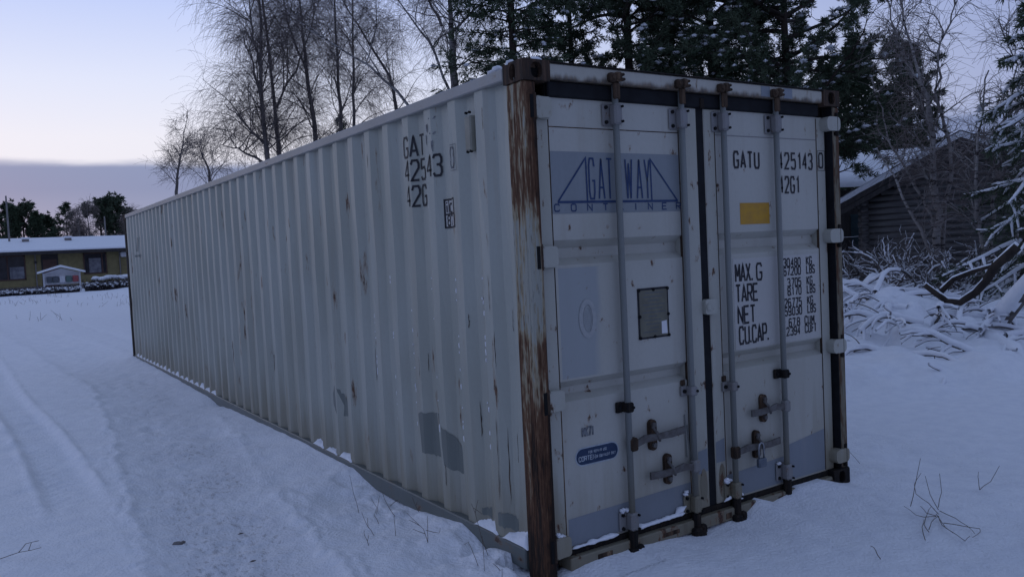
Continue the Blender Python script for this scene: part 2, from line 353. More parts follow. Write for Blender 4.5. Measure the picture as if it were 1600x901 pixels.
def ground(x, y, want_dirt=False):
    h = .05*fbm(x*.35, y*.35, 3, 5) + .035*fbm(x*1.7, y*1.7, 4, 9)
    near = np.exp(-((x+1)**2+(y-3)**2)/200.)
    h = h + .014*fbm(x*7, y*7, 4, 31)*near + .006*fbm(x*30, y*30, 2, 33)*np.exp(-((x+1)**2+(y-1)**2)/40.)
    # far field levels
    h = h + .32*ss(5.5, 12, x)*ss(30, 10, x)
    # tracks run along +Y beside the container
    wob = .07*np.sin(y*.45)+.03*np.sin(y*1.1+1)
    fl = ss(-3, 1, y)*ss(34, 22, y)
    drift = np.where(y < 9, .13*(y-1.2), .13*7.8-.06*(y-9))
    cr = -1.16+drift*.80+wob*.4; wid = .36+.015*np.clip(y, 0, 12)
    d = (x-cr)/wid
    scr = np.exp(-np.abs(d)**3.5)*fl
    h = h - .040*scr + scr*.024*fbm(x*10, y*6, 4, 77)
    h = h + scr*(.010*fbm(x*26, y*13, 3, 78)+.007*ss(.0, .05, fbm(x*11, y*16, 3, 79)))
    de = 1.2+.18*(vnoise(y*5, y*0+3, 12)-.5)+.08*(vnoise(y*19, y*0+5, 13)-.5)
    ridge = np.exp(-((np.abs(d)-de)/.10)**2)+.7*np.exp(-((np.abs(d)-de-.2)/.07)**2)*vnoise(x*8, y*6, 6)
    h = h + .010*ss(.62, .8, vnoise(x*15, y*15, 21))*np.exp(-((np.abs(d)-de)/.35)**2)*fl
    h = h + .017*ridge*fl*(.25+1.2*vnoise(x*3, y*2.2, 3))
    c2 = -1.80-.03*(y-5)+wob*.5
    h = h - (.038+.005*np.sign(np.sin((y+np.abs(x-c2))*42)))*np.exp(-np.abs((x-c2)/.17)**8)*fl*ss(2.6, 4.2, y)
    h = h + .020*np.exp(-((np.abs(x-c2)-.215)/.03)**2)*fl*ss(2.6, 4.2, y)*vnoise(x*6, y*5, 66)*1.6
    for c, wd, dp in ((cr+.95+.02*y, .12, .022), (c2-1.5, .2, .045), (c2-1.15, .08, -.02)):
        h = h - dp*np.exp(-((x-c-.03*np.sin(y*2.1+wd*50))/wd)**2)*fl*ss(2, 4.2, y if wd != .12 else y+4)
    # footprints-like dents scattered
    for (fx, fy, fr, fd) in FOOT: h = h - fd*np.exp(-((x-fx)**2+(y-fy)**2*.5)/fr**2)
    # brushwood mounds on the right
    for bx, by, br, bh in BUMPS: h = h + bh*np.exp(-((x-bx)**2+(y-by)**2)/br**2)
    h = h + .10*np.abs(fbm(x*1.6, y*1.6, 4, 91))*ss(5.6, 8, x)*ss(20, 13, x)*4*ss(-4, 1, y)
    # drifts against the container
    sz = np.interp(y, SIDE_Y, SIDE_Z)+.02*fbm(y*5, x*5, 3, 55)
    k = np.exp(-np.clip(-x, 0, None)/.28)*((x < .6) & (y > -.2) & (y < 13))
    lump = .14*np.clip(fbm(x*9, y*9, 4, 44)+.10, 0, .28)*np.exp(-np.clip(-x-.12, 0, None)/.22)*ss(2.9, 2.2, y)*ss(-.6, .2, y)*ss(.02, -.06, x)
    h = h*(1-k)+sz*k + lump*(1-.4*k)
    fz = np.interp(x, FR_X, FR_Z)+.02*fbm(x*6, y*6, 3, 56)
    k = np.exp(-np.clip(-y, 0, None)/.24)*((y < .3) & (x > -.1) & (x < 2.7))
    h = h*(1-k)+fz*k
    h = np.where((x > .05) & (x < 2.39) & (y > .1) & (y < 12.1), np.minimum(h, .0)-.03, h)
    if want_dirt: return h, np.clip(scr*ss(13, 3, y)*(.25+1.3*vnoise(x*2.5, y*1.6, 8)), 0, 1)
    return h
FOOT = [(-.35+.1*math.sin(i*2.), 1.3+i*.7, .13, .03) for i in range(6)]+[(rnd.uniform(2.2, 7), rnd.uniform(-2.5, 3), rnd.uniform(.12, .3), rnd.uniform(.015, .035)) for _ in range(26)]+[(rnd.uniform(-3, 0), rnd.uniform(2, 20), rnd.uniform(.08, .2), rnd.uniform(.01, .025)) for _ in range(30)]
def gz(x, y): return float(ground(np.array([float(x)]), np.array([float(y)]))[0])
nth, nr = 700, 820
th = np.concatenate([np.linspace(R(-14), R(78), nth-120), np.linspace(R(78), R(346), 122)[1:-1]])
rr = np.concatenate([[.35, .55, .75], .9*np.exp(np.linspace(0, math.log(32/.9), nr-83)), 32*np.exp(np.linspace(0, math.log(1200/32), 81))[1:]])
TT, RRr = np.meshgrid(th, rr); gx = CAM.x+RRr*np.sin(TT); gy = CAM.y+RRr*np.cos(TT)
gh, gd = ground(gx, gy, True)
fade = ss(150, 60, RRr); gh = gh*fade
V = np.stack([gx, gy, gh], -1).reshape(-1, 3); V = np.vstack([V, [[CAM.x, CAM.y, gh[0].mean()]]])
I = np.arange(nr*nth).reshape(nr, nth); I2 = np.roll(I, -1, 1)
F = np.stack([I[:-1], I2[:-1], I2[1:], I[1:]], -1).reshape(-1, 4)[:, ::-1]
g = np_mesh('snowy_ground', V, F, M['ground'], None, True); g['kind'] = 'structure'
at_ = g.data.attributes.new('dirt', 'FLOAT', 'POINT'); at_.data.foreach_set('value', np.append(gd.ravel(), 0).astype(np.float32))
cap = MB(); n0 = 24; cap.add([(CAM.x, CAM.y, float(gh[0].mean()))]+[tuple(V[int(i)]) for i in np.linspace(0, nth-1, n0)], [(0, i+1, i+2 if i+2 <= n0 else 1) for i in range(n0)])
c_ = cap.build('ground_centre', M['snow'], g); c_['kind'] = 'stuff'

# ------------------------------------------------------------------ stroke lettering
RRct = [(0, .5), (0, .83), (.17, 1), (.83, 1), (1, .83), (1, .17), (.83, 0), (.17, 0), (0, .17), (0, .5)]
GL = {
 '0': [RRct], 'O': [RRct], 'A': [[(0, 0), (.5, 1), (1, 0)], [(.2, .28), (.8, .28)]], 'T': [[(0, 1), (1, 1)], [(.5, 1), (.5, 0)]],
 'G': [[(1, .8), (.83, 1), (.17, 1), (0, .83), (0, .17), (.17, 0), (.83, 0), (1, .17), (1, .45), (.55, .45)]],
 'C': [[(1, .78), (.83, 1), (.17, 1), (0, .83), (0, .17), (.17, 0), (.83, 0), (1, .22)]],
 'U': [[(0, 1), (0, .17), (.17, 0), (.83, 0), (1, .17), (1, 1)]],
 '4': [[(.75, 0), (.75, 1), (0, .3), (1, .3)]], '2': [[(0, .8), (.17, 1), (.83, 1), (1, .83), (1, .62), (0, 0), (1, 0)]],
 '5': [[(.95, 1), (.08, 1), (.04, .56), (.83, .6), (1, .45), (1, .15), (.83, 0), (.17, 0), (0, .15)]],
 '1': [[(.2, .8), (.55, 1), (.55, 0)]], '3': [[(0, .85), (.17, 1), (.83, 1), (1, .85), (1, .65), (.8, .53), (.4, .53)], [(.8, .52), (1, .38), (1, .15), (.83, 0), (.17, 0), (0, .15)]],
 '7': [[(0, 1), (1, 1), (.4, 0)]], '6': [[(.95, .85), (.8, 1), (.2, 1), (0, .8), (0, .17), (.17, 0), (.83, 0), (1, .17), (1, .4), (.83, .57), (.03, .52)]],
 '9': [[(.05, .15), (.2, 0), (.8, 0), (1, .2), (1, .83), (.83, 1), (.17, 1), (0, .83), (0, .6), (.17, .43), (.97, .48)]],
 '8': [[(.2, .53), (0, .68), (0, .86), (.17, 1), (.83, 1), (1, .86), (1, .68), (.8, .53), (.2, .53)], [(.2, .52), (0, .36), (0, .14), (.17, 0), (.83, 0), (1, .14), (1, .36), (.8, .52)]],
 'M': [[(0, 0), (0, 1)], [(0, 1), (.5, .3)], [(.5, .3), (1, 1)], [(1, 1), (1, 0)]], 'W': [[(0, 1), (.25, 0)], [(.25, 0), (.5, .9)], [(.5, .9), (.75, 0)], [(.75, 0), (1, 1)]], 'X': [[(0, 0), (1, 1)], [(0, 1), (1, 0)]],
 'R': [[(0, 0), (0, 1), (.83, 1), (1, .85), (1, .62), (.83, .48), (0, .48)], [(.5, .47), (1, 0)]], 'P': [[(0, 0), (0, 1), (.83, 1), (1, .85), (1, .6), (.83, .45), (0, .45)]],
 'E': [[(1, 0), (0, 0), (0, 1), (1, 1)], [(0, .52), (.85, .52)]], 'F': [[(0, 0), (0, 1), (1, 1)], [(0, .52), (.85, .52)]], 'N': [[(0, 0), (0, 1), (1, 0), (1, 1)]],
 'K': [[(0, 0), (0, 1)], [(1, 1), (0, .4)], [(.25, .55), (1, 0)]], 'L': [[(0, 1), (0, 0), (1, 0)]], 'I': [[(.5, 0), (.5, 1)]], 'i': [[(.5, 0), (.5, .65)], [(.5, .82), (.5, .95)]],
 'c': [[(1, .5), (.83, .66), (.17, .66), (0, .5), (0, .16), (.17, 0), (.83, 0), (1, .16)]],
 'B': [[(0, .5), (0, 0), (.83, 0), (1, .14), (1, .38), (.8, .5), (0, .5), (0, 1), (.8, 1), (.95, .86), (.95, .64), (.8, .52)]],
 'S': [[(1, .82), (.83, 1), (.17, 1), (0, .85), (0, .66), (.15, .54), (.85, .46), (1, .34), (1, .15), (.83, 0), (.17, 0), (0, .18)]],
 'Y': [[(0, 1), (.5, .45), (1, 1)], [(.5, .45), (.5, 0)]], 'Q': [RRct, [(.6, .25), (1.05, -.05)]], 'V': [[(0, 1), (.5, 0), (1, 1)]], 'D': [[(0, 0), (0, 1), (.8, 1), (1, .8), (1, .2), (.8, 0), (0, 0)]],
 '.': [[(.4, 0), (.4, .13)]], '/': [[(0, 0), (1, 1)]],
}
def stroke(mb, pts, t, fn, off, step=.02):
    """flat ribbon of width t along pts [(u,v)], mapped by fn(u,v,off)"""
    P = [Vector((a, b)) for a, b in pts]; closed = (P[0]-P[-1]).length < 1e-6
    Q = [P[0]]
    for a, b in zip(P, P[1:]):
        n = max(1, int((b-a).length/step))
        for i in range(1, n+1): Q.append(a.lerp(b, i/n))
    n = len(Q); V = []
    for i, q in enumerate(Q):
        a = Q[i-1] if i > 0 else (Q[-2] if closed else q); b = Q[i+1] if i < n-1 else (Q[1] if closed else q)
        d1 = (q-a).normalized() if (q-a).length > 1e-9 else (b-q).normalized(); d2 = (b-q).normalized() if (b-q).length > 1e-9 else d1
        d = (d1+d2)
        d = d.normalized() if d.length > .3 else d1
        nn = Vector((-d.y, d.x)); s = 1/max(.55, nn.dot(Vector((-d1.y, d1.x))))
        V += [fn(*(q+nn*t*.5*s), off), fn(*(q-nn*t*.5*s), off)]
    mb.add(V, [(2*i, 2*i+1, 2*i+3, 2*i+2) for i in range(n-1)])
def text(mb, s, u0, v0, w, h, pitch, t, fn, su=1, step=.02, off=.0):
    """letters of width w and height h, lower left corner (u0,v0); su=-1 when u runs leftwards"""
    for i, ch in enumerate(s):
        if ch == ' ': continue
        for k, st in enumerate(GL[ch]):
            stroke(mb, [(u0+su*(i*pitch+x*w), v0+y*h) for x, y in st], t, fn, off+.0003*k, step)

# ------------------------------------------------------------------ the container
W_, H_, L_ = 2.438, 2.521, 12.192
box = thing('shipping_container', 'long weathered off white steel shipping container with rusty corner post standing in the snow', 'shipping container')
FY, BY = .045, .010     # planes of the door faces and of the locking bars
def mx(x, z, v=FY):     # measured on the plane y=.06 -> the plane the thing really sits on
    k = (v-.06)/3.261; return x+k*(x+2.2306), z+k*(z-1.63)

# corrugated side wall
SP = [(.10, .016)]
for k in range(0, 42):
    y = .471+.287*k
    for dy, dx in ((-.219, .050), (-.146, .050), (-.078, .014), (0, .014)):
        if .16 < y+dy < 12.0: SP.append((y+dy, dx))
SP.append((12.10, .014))
SPy = [a for a, b in SP]; SPx = [b for a, b in SP]
def sx(y): return float(np.interp(y, SPy, SPx))
mb = MB(); zs = [.105, .5, 1.0, 1.5, 2.0, 2.45]
V = []
for i, (y, x) in enumerate(SP):
    for j, z in enumerate(zs):
        dent = 0
        if 0 < j < 5: dent = .004*math.sin(i*1.7+j*2.3)
        V.append((x+dent, y, z))
nz_ = len(zs)
mb.add(V, [(i*nz_+j, i*nz_+j+1, (i+1)*nz_+j+1, (i+1)*nz_+j) for i in range(len(SP)-1) for j in range(nz_-1)])
wall = mb.build('corrugated_side_wall', M['side'], box)
mb = MB(); mb.add([(W_-x, y, z) for y, x in SP for z in (.105, 2.45)], [(2*i, 2*i+1, 2*i+3, 2*i+2) for i in range(len(SP)-1)])
mb.build('corrugated_side_wall', M['side'], box)
# rails, roof, far end
for sgn in (0, 1):
    fx = (lambda a: a) if not sgn else (lambda a: W_-a)
    a, b = sorted((fx(-.001), fx(.06)))
    m_ = MB(); m_.box(a, b, .175, L_-.175, 2.447, 2.508, .006)
    m_.build('top_side_rail', M['rail'], box)
    m_ = MB(); a, b = sorted((fx(.0), fx(.055))); m_.box(a, b, .175, L_-.175, .0, .108, .006)
    m_.build('bottom_side_rail', M['lowrail'], box)
mb = MB(); rp = []
for k in range(0, 58):
    y = .10+.209*k; rp += [(y, 2.492), (y+.09, 2.492), (y+.105, 2.474), (y+.195, 2.474)]
rp = [(a, b) for a, b in rp if a < 12.1]
mb.add([(x, y, z) for y, z in rp for x in (.03, W_-.03)], [(2*i, 2*i+1, 2*i+3, 2*i+2) for i in range(len(rp)-1)])
mb.build('roof_sheet', M['rail'], box)
mb = MB(); mb.box(.06, W_-.06, 12.12, 12.17, .05, 2.5); mb.build('front_end_wall', M['side'], box)
mb = MB(); mb.box(.05, W_-.05, .17, 12.1, .06, .10); mb.build('floor_underframe', M['lowrail'], box)

def ovalpts(a, b, n=20, p=2.6):
    return [(a*math.copysign(abs(math.cos(t))**(2/p), math.cos(t)), b*math.copysign(abs(math.sin(t))**(2/p), math.sin(t))) for t in [2*math.pi*(i+.5)/n for i in range(n)]]
def holed(mb, O, U, Vv, Nn, hu, hv, a, b, depth=.03, dark=None, n=20):
    """rectangular face with an oval hole sunk along -Nn"""
    O, U, Vv, Nn = Vector(O), Vector(U), Vector(Vv), Vector(Nn)
    ov = ovalpts(a, b, n); P = []
    for (x, y) in ov:
        s = min(hu/abs(x) if x else 9e9, hv/abs(y) if y else 9e9); P.append((x*s, y*s))
    # make sure the corners belong to the outline
    for cx_, cy_ in ((1, 1), (-1, 1), (-1, -1), (1, -1)):
        i = min(range(n), key=lambda i: (P[i][0]-cx_*hu)**2+(P[i][1]-cy_*hv)**2); P[i] = (cx_*hu, cy_*hv)
    A = [O+U*x+Vv*y for x, y in P]; B = [O+U*x+Vv*y for x, y in ov]; C_ = [p-Nn*depth for p in B]
    mb.add(A+B+C_, [(i, (i+1) % n, n+(i+1) % n, n+i) for i in range(n)]+[(n+i, n+(i+1) % n, 2*n+(i+1) % n, 2*n+i) for i in range(n)])
    if dark is not None: dark.add([p-Nn*.0005 for p in C_], [tuple(range(n))])
def casting(cx, sxn, y0, syn, z0, z1, mat='cast'):
    """corner casting 162 x 178 mm; cx = outer x, sxn = direction inwards"""
    mb, dk = MB(), MB(); w_, d_ = .162, .178; hz = (z1-z0)/2; zc = (z0+z1)/2
    X = cx+sxn*w_/2; Yc = y0+syn*d_/2
    holed(mb, (X, y0, zc), (1, 0, 0), (0, 0, 1), (0, -syn, 0), w_/2, hz, .033, .038, .035, dk)
    holed(mb, (cx, Yc, zc), (0, 1, 0), (0, 0, 1), (-sxn, 0, 0), d_/2, hz, .026, .040, .035, dk)
    holed(mb, (X, Yc, z1), (1, 0, 0), (0, 1, 0), (0, 0, 1), w_/2, d_/2, .032, .062, .035, dk)
    xi = cx+sxn*w_; yi = y0+syn*d_
    mb.add([(xi, y0, z0), (xi, yi, z0), (xi, yi, z1), (xi, y0, z1)], [(0, 1, 2, 3)])
    mb.add([(cx, yi, z0), (xi, yi, z0), (xi, yi, z1), (cx, yi, z1)], [(0, 1, 2, 3)])
    mb.add([(cx, y0, z0), (xi, y0, z0), (xi, yi, z0), (cx, yi, z0)], [(0, 1, 2, 3)])
    o = mb.build('corner_casting', M[mat], box)
    me = o.data; b = bmesh.new(); b.from_mesh(me); bmesh.ops.remove_doubles(b, verts=b.verts, dist=.0006)
    bmesh.ops.recalc_face_normals(b, faces=b.faces)
    ed = [e for e in b.edges if len(e.link_faces) == 2 and e.calc_face_angle(0) > 1.2 and all((abs(abs(v.co.x-X)-w_/2) < 1e-3)+(abs(abs(v.co.y-Yc)-d_/2) < 1e-3)+(abs(abs(v.co.z-zc)-hz) < 1e-3) >= 2 for v in e.verts)]
    bmesh.ops.bevel(b, geom=ed, offset=.009, segments=2, affect='EDGES', profile=.6); b.to_mesh(me); b.free()
    dk.build('casting_hole', M['black'], o)
for cx_, s_ in ((-.003, 1), (W_+.003, -1)):
    for y_, t_ in ((-.004, 1), (L_+.003, -1)):
        casting(cx_, s_, y_, t_, 2.521-.100, 2.521); casting(cx_, s_, y_, t_, *((-.14, -.03, 'post') if (s_ > 0 and t_ > 0) else (0, .105, 'darkrust')))
# posts: J-shaped, with the hinge slots
def post(x0, x1, y0, y1, mat, inner, zb=.105):
    return MB().box(x0, x1, y0, y1, zb, 2.421, .010).build('corner_post', M[mat], box)
post(0, .074, 0, .155, 'post', 1, -.03)
post(W_-.070, W_, 0, .155, 'rightpost', -1)
post(0, .06, L_-.16, L_, 'darkrust', 1); post(W_-.10, W_, L_-.16, L_, 'rust', 1)
m_ = MB(); m_.box(.074, .105, .07, .15, .105, 2.42); m_.build('post_return', M['darkrust'], box)
m_ = MB(); m_.box(W_-.0745, W_-.0695, .003, .12, .105, 2.42); m_.build('post_seal', M['rubber'], box)
m_ = MB(); m_.box(W_-.105, W_-.075, .075, .15, .105, 2.42); m_.build('post_return', M['darkrust'], box)
# peeled flutes on the near post: low ribs that catch the light
m_ = MB()
for (a, b, z0, z1) in ((.004, .020, .3, 1.35), (.026, .033, .12, 1.1), (.044, .060, 1.25, 2.3), (.048, .066, .2, .82)):
    m_.box(a, b, -.0025, .01, z0, z1, .002)
for (a, b, z0, z1) in ((.03, .05, .4, 2.1), (.075, .09, .15, 1.3), (.11, .125, .9, 2.35)):
    m_.box(-.0025, .01, a, b, z0, z1, .002)
m_.build('rust_flake_ridge', M['post'], box, split=True)
# header, sill
m_ = MB(); m_.box(.160, W_-.160, .004, .10, 2.436, 2.512, .006); m_.build('door_header', M['header'], box)
m_ = MB(); m_.box(.155, W_-.155, -.006, .16, 2.512, 2.5195, .003); m_.build('roof_edge_strip', M['darkrust'], box)
m_ = MB(); m_.box(.160, W_-.160, .055, .09, 2.35, 2.44); m_.build('header_recess', M['rubber'], box)
m_ = MB(); m_.box(.160, W_-.160, .006, .12, .0, .068, .006); m_.build('door_sill', M['sill'], box)
for i, (x, w) in enumerate(((.33, .10), (.79, .12), (1.28, .05), (1.74, .10), (2.2, .12))):   # forklift / welding scars on the sill
    m_ = MB(); m_.box(x, x+w, .0035, .02, .015+.01*(i % 2), .05, .003); m_.build('sill_scar', M['rust'], box)

# doors
def door_leaf(name, x0, x1, px0, px1, label):
    """x0..x1 leaf, px0..px1 recessed corrugated panel"""
    z0, z1 = .100, 2.356
    mb = MB(); mb.box(x0, px0, FY, .115, z0, z1, .005); mb.box(px1, x1, FY, .115, z0, z1, .005)
    d = mb.build(name, M['frame'], box, label=label)
    prof = [(z1, .048), (1.655, .048), (1.615, .100), (1.566, .100), (1.530, .048), (.950, .048), (.912, .100), (.876, .100), (.845, .048), (z0, .048)]
    if x0 > 1: prof = [(z, y) if not .8 < z < 1 else (z+.012, y) for z, y in prof]
    xs = np.linspace(px0-.004, px1+.004, 9); V = []
    for x in xs:
        for z, y in prof: V.append((float(x), y, z))
    k = len(prof); m2 = MB(); m2.add(V, [(i*k+j, i*k+j+1, (i+1)*k+j+1, (i+1)*k+j) for i in range(8) for j in range(k-1)])
    m2.build('door_panel', M['door'], d)
    for xg in (px0, px1):
        m2 = MB(); m2.box(xg-.0018, xg+.0018, .0445, .06, z0+.01, z1-.01); m2.build('seam', M['rust'], d)
    m2 = MB(); m2.box(px0, px1, .0455, .06, 2.211, 2.2155, .001); m2.build('weld_seam', M['rust'] if x0 < 1 else M['bracket'], d)
    return d
CX = mx(1.24, 1)[0]
dl = door_leaf('door', .080, mx(1.212, 1)[0], mx(.180, 1)[0], mx(1.068, 1)[0], 'left door leaf with the blue lettered panel')
dr = door_leaf('door', mx(1.270, 1)[0], mx(2.368, 1)[0], mx(1.356, 1)[0], mx(2.282, 1)[0], 'right door leaf with the yellow sticker and weight table')
# rubber seals
xa, xb = mx(1.212, 1)[0], mx(1.270, 1)[0]
m_ = MB(); m_.box(xa-.004, xb+.002, .050, .075, .07, 2.37, .004); m_.build('door_seal', M['rubber'], dl)
m_ = MB(); m_.box(.078, 1.24, .040, .06, .068, .101, .004); m_.build('door_seal', M['darkrust'], dl)
m_ = MB(); m_.box(1.24, 2.34, .040, .06, .068, .101, .004); m_.build('door_seal', M['darkrust'], dr)
m_ = MB(); m_.box(.165, W_-.165, .030, .056, 2.358, 2.434, .006); m_.build('door_seal', M['rubber'], dl)
m_ = MB(); m_.box(mx(2.368, 1)[0], W_-.072, .055, .075, .105, 2.42, .004); m_.build('door_seal', M['black'], dr)
m_ = MB(); m_.box(CX-.012, CX+.02, .022, .034, 2.352, 2.41, .004); m_.build('seal_flap', M['darkrust'], dl)
# hinges
def rounded(mb, x0, x1, z0, z1, y0, y1, r, n=5):
    P = []
    for cx_, cz_, a0 in ((x1-r, z1-r, 0), (x0+r, z1-r, 90), (x0+r, z0+r, 180), (x1-r, z0+r, 270)):
        for i in range(n+1): a = R(a0+90*i/n); P.append((cx_+r*math.cos(a), cz_+r*math.sin(a)))
    return mb.prism(P, lambda a, b: (a, y0, b), lambda a, b: (a, y1, b))
for z in (2.302, 1.578, .868, .135):
    m_ = MB(); rounded(m_, .066, .172, z-.052, z+.048, .012, .047, .02)
    for q in (-.05, .046): m_.tube([(.085, .014, z+q), (.16, .030, z+q-.002)], .006, 6)
    m_.build('hinge', M['frame'], dl)
    m_ = MB(); m_.box(.052, .068, -.003, .03, z-.06, z+.055, .004); m_.tube([(.066, .010, z-.066), (.066, .010, z+.062)], .011, 8)
    m_.build('hinge_lug', M['rust'], dl)
    m_ = MB(); m_.box(.034, .053, -.0032, .02, z-.058, z+.052); m_.build('hinge_slot', M['black'], dl)
for z in (2.312, 1.606, .900, .190):
    m_ = MB(); rounded(m_, 2.300, 2.434, z-.044, z+.044, -.012, .047, .03); m_.build('hinge', M['frame'], dr)
    m_ = MB(); m_.tube([(2.405, .0, z-.075), (2.405, .0, z+.07)], .013, 8); m_.box(2.375, 2.43, .0, .03, z-.078, z-.046, .004); m_.build('hinge_lug', M['darkrust'], dr)

# locking bars with guides, keepers and cams
bars = [.576, 1.047, 1.377, 1.834]
for i, (x, d) in enumerate(zip(bars, (dl, dl, dr, dr))):
    m_ = MB(); m_.tube([(x, BY, .02), (x, BY, 2.44)], .0172, 14); bar = m_.build('locking_bar', M['bar'], d, True)
    def part(nm, fn, mat): q = MB(); fn(q); return q.build(nm, M[mat], d, split=nm == 'bolt')
    # top guide plate
    zc = 2.285 if i < 3 else 2.29
    def gp(q, zc=zc, x=x, hh=.057):
        q.box(x-.066, x+.036, .034, .046, zc-hh, zc+hh, .006)
        q.box(x-.024, x+.030, -.016, .036, zc-hh+.004, zc+hh-.004, .010)
    part('bar_guide', gp, 'bracket')
    def bolts(q, zc=zc, x=x, hh=.038):
        for a, c in ((-.046, .034), (.020, -.017)):
            for s_ in (-1, 1): q.tube([(x+a, c-.009, zc+s_*hh), (x+a, c+.002, zc+s_*hh)], .010 if a < 0 else .007, 8)
    part('bolt', bolts, 'black')
    # bottom guide plate
    zb = (.165, .155, .165, .185)[i]
    def gb(q, zc=zb, x=x): gp(q, zc, x, .052)
    part('bar_guide', gb, 'bracket' if i in (0, 3) else 'sill')
    part('bolt', lambda q, zb=zb: bolts(q, zb, x, .036), 'black')
    # middle keeper
    zk = (.770, .792, .772, .788)[i]
    def kp(q):
        q.box(x-.058, x-.020, .028, .046, zk-.028, zk+.028, .004); q.box(x-.024, x+.024, -.018, .046, zk-.026, zk+.026, .008)
    part('bar_keeper', kp, 'darkrust' if i in (0, 3) else 'bracket')
    part('bolt', lambda q: (q.tube([(x-.042, .018, zk), (x-.042, .03, zk)], .011, 8), q.tube([(x+.014, -.024, zk), (x+.014, -.016, zk)], .008, 8)), 'black')
    if i in (1, 2): part('bracket_rust', lambda q: q.box(x-.055, x-.018, .036, .047, zk+.03, zk+.062, .005), 'rust')
    # cams: rusty claws on header and sill
    def cam_top(q):
        z0 = 2.448
        q.box(x-.020, x+.024, -.012, .010, 2.36, z0, .008)
        q.box(x-.056, x-.012, -.030, .010, z0-.006, z0+.042, .010); q.box(x-.016, x+.026, -.034, .006, z0+.0, z0+.048, .010)
        q.box(x+.018, x+.050, -.028, .008, z0+.006, z0+.020, .006); q.box(x+.014, x+.046, -.028, .008, z0+.030, z0+.044, .006)
        q.tube([(x-.036, -.036, z0+.018), (x-.036, -.026, z0+.018)], .012, 7)
    part('cam_lock', cam_top, 'rust')
    def cam_bot(q):
        q.tube([(x, BY, -.005), (x, BY, zb-.05)], .026, 10)
        q.box(x-.050, x+.010, -.034, .012, -.018, .030, .010); q.box(x+.004, x+.052, -.030, .010, -.012, .040, .012); q.box(x-.030, x+.035, -.040, -.01, -.022, .012, .010)
    part('cam_lock', cam_bot, 'darkrust')
# handles
def handle(d, xb, zb, xh, zh, xe, ze, mat):
    s = 1 if xe > xb else -1
    q = MB(); q.box(xb-.026, xb+.026, -.018, .028, zb-.036, zb+.034, .010)
    q.build('handle_hub', M[mat], d)
    n = 7; P = [(xb+s*.02, zb), ((xb+xh)/2, (zb+zh)/2+.004), (xh, zh), ((xh+xe)/2, (zh+ze)/2-.006), (xe, ze)]
    hw = [.017, .020, .016, .019, .020]; yy = [-.004, .006, -.020, .004, .014]
    V = []; 
    for (x, z), h, y in zip(P, hw, yy): V += [(x, y-.007, z-h), (x, y-.007, z+h), (x, y+.005, z+h), (x, y+.005, z-h)]
    q = MB(); q.add(V, [(4*i+a, 4*i+(a+1) % 4, 4*i+4+(a+1) % 4, 4*i+4+a) for i in range(4) for a in range(4)]+[(0, 1, 2, 3), (16, 17, 18, 19)])
    q.build('handle', M['handle'], d)
    q = MB(); rounded(q, xh-.026, xh+.026, zh-.085, zh+.082, .026, .047, .024)
    q.build('handle_catch', M['rust'], d)
    q = MB(); q.tube([(xh-.012, .018, zh+.045), (xh-.014, -.020, zh+.02), (xh-.004, -.026, zh-.012), (xh+.010, -.012, zh-.026)], .008, 6)
    for a in (-.055, .055): q.tube([(xh, .012, zh+a), (xh, .03, zh+a)], .014, 8)
    q.build('catch_hook', M['handle'], d)
a = lambda x, z: mx(x, z, .02)
handle(dl, bars[0]+.02, .572, a(.800, .590)[0], .590, a(1.020, .590)[0], .585, 'rust')
handle(dl, bars[1], .372, a(.905, .385)[0], .385, a(.755, .372)[0], .376, 'bracket')
handle(dr, bars[3], .592, a(1.712, .600)[0], .600, a(1.582, .590)[0], .588, 'bracket')
handle(dr, bars[2], .388, a(1.640, .394)[0], .394, a(1.830, .390)[0], .388, 'rust')
# centre catch, scrape marks
m_ = MB(); rounded(m_, xa-.006, xb+.030, 1.200, 1.286, .018, .048, .018); m_.box(xa+.0, xa+.030, .004, .03, 1.222, 1.262, .008); m_.build('centre_catch', M['frame'], dr)
m_ = MB(); m_.tube([(1.015, .040, .66), (1.018, .036, .42)], .004, 6); m_.tube([(1.03, .040, .60), (1.045, .036, .40), (1.075, .04, .37)], .004, 6); m_.build('bent_wire_guard', M['bar'], dl)

# repainted areas and lettering on the doors
def patch(d, x0, x1, z0, z1, mat, y=.0468, nm='repair_patch', slope=0):
    (x0, z0), (x1, z1) = mx(x0, z0), mx(x1, z1)
    q = MB(); q.add([(x0, y, z0), (x1, y, z0), (x1, y, z1+slope), (x0, y, z1)], [(0, 1, 2, 3)]); return q.build(nm, M[mat], d)
patch(dl, .195, 1.064, .105, .245, 'patch', slope=.02); patch(dr, 1.36, 1.90, .105, .245, 'patch', slope=.02); patch(dr, 1.90, 2.278, .105, .325, 'patch', slope=.045)
q = MB(); q.add([(xb+.004, FY-.0012, .34), (xb+.076, FY-.0012, .34), (xb+.076, FY-.0012, .475), (xb+.004, FY-.0012, .46)], [(0, 1, 2, 3)]); q.build('repair_patch', M['patch'], dr)
q = MB(); q.add([(xa-.085, FY-.0012, .30), (xa-.008, FY-.0012, .31), (xa-.008, FY-.0012, .44), (xa-.085, FY-.0012, .43)], [(0, 1, 2, 3)]); q.build('repair_patch', M['patch'], dl)
for x0, d, z0, z1 in ((xa-.075, dl, .13, .33), (xb+.018, dr, .12, .33)):       # bare oval scrapes beside the seal
    q = MB(); q.prism([(x0+.03+.028*math.cos(t), (z0+z1)/2+(z1-z0)/2*math.sin(t)*(1 if math.sin(t) > 0 else .9)) for t in [2*math.pi*i/16 for i in range(16)]], lambda a, b: (a, FY-.0015, b), lambda a, b: (a, FY, b)); q.build('bare_scrape', M['sill'], d)
patch(dl, .184, 1.064, 1.786, 2.096, 'logo', nm='logo_ground')
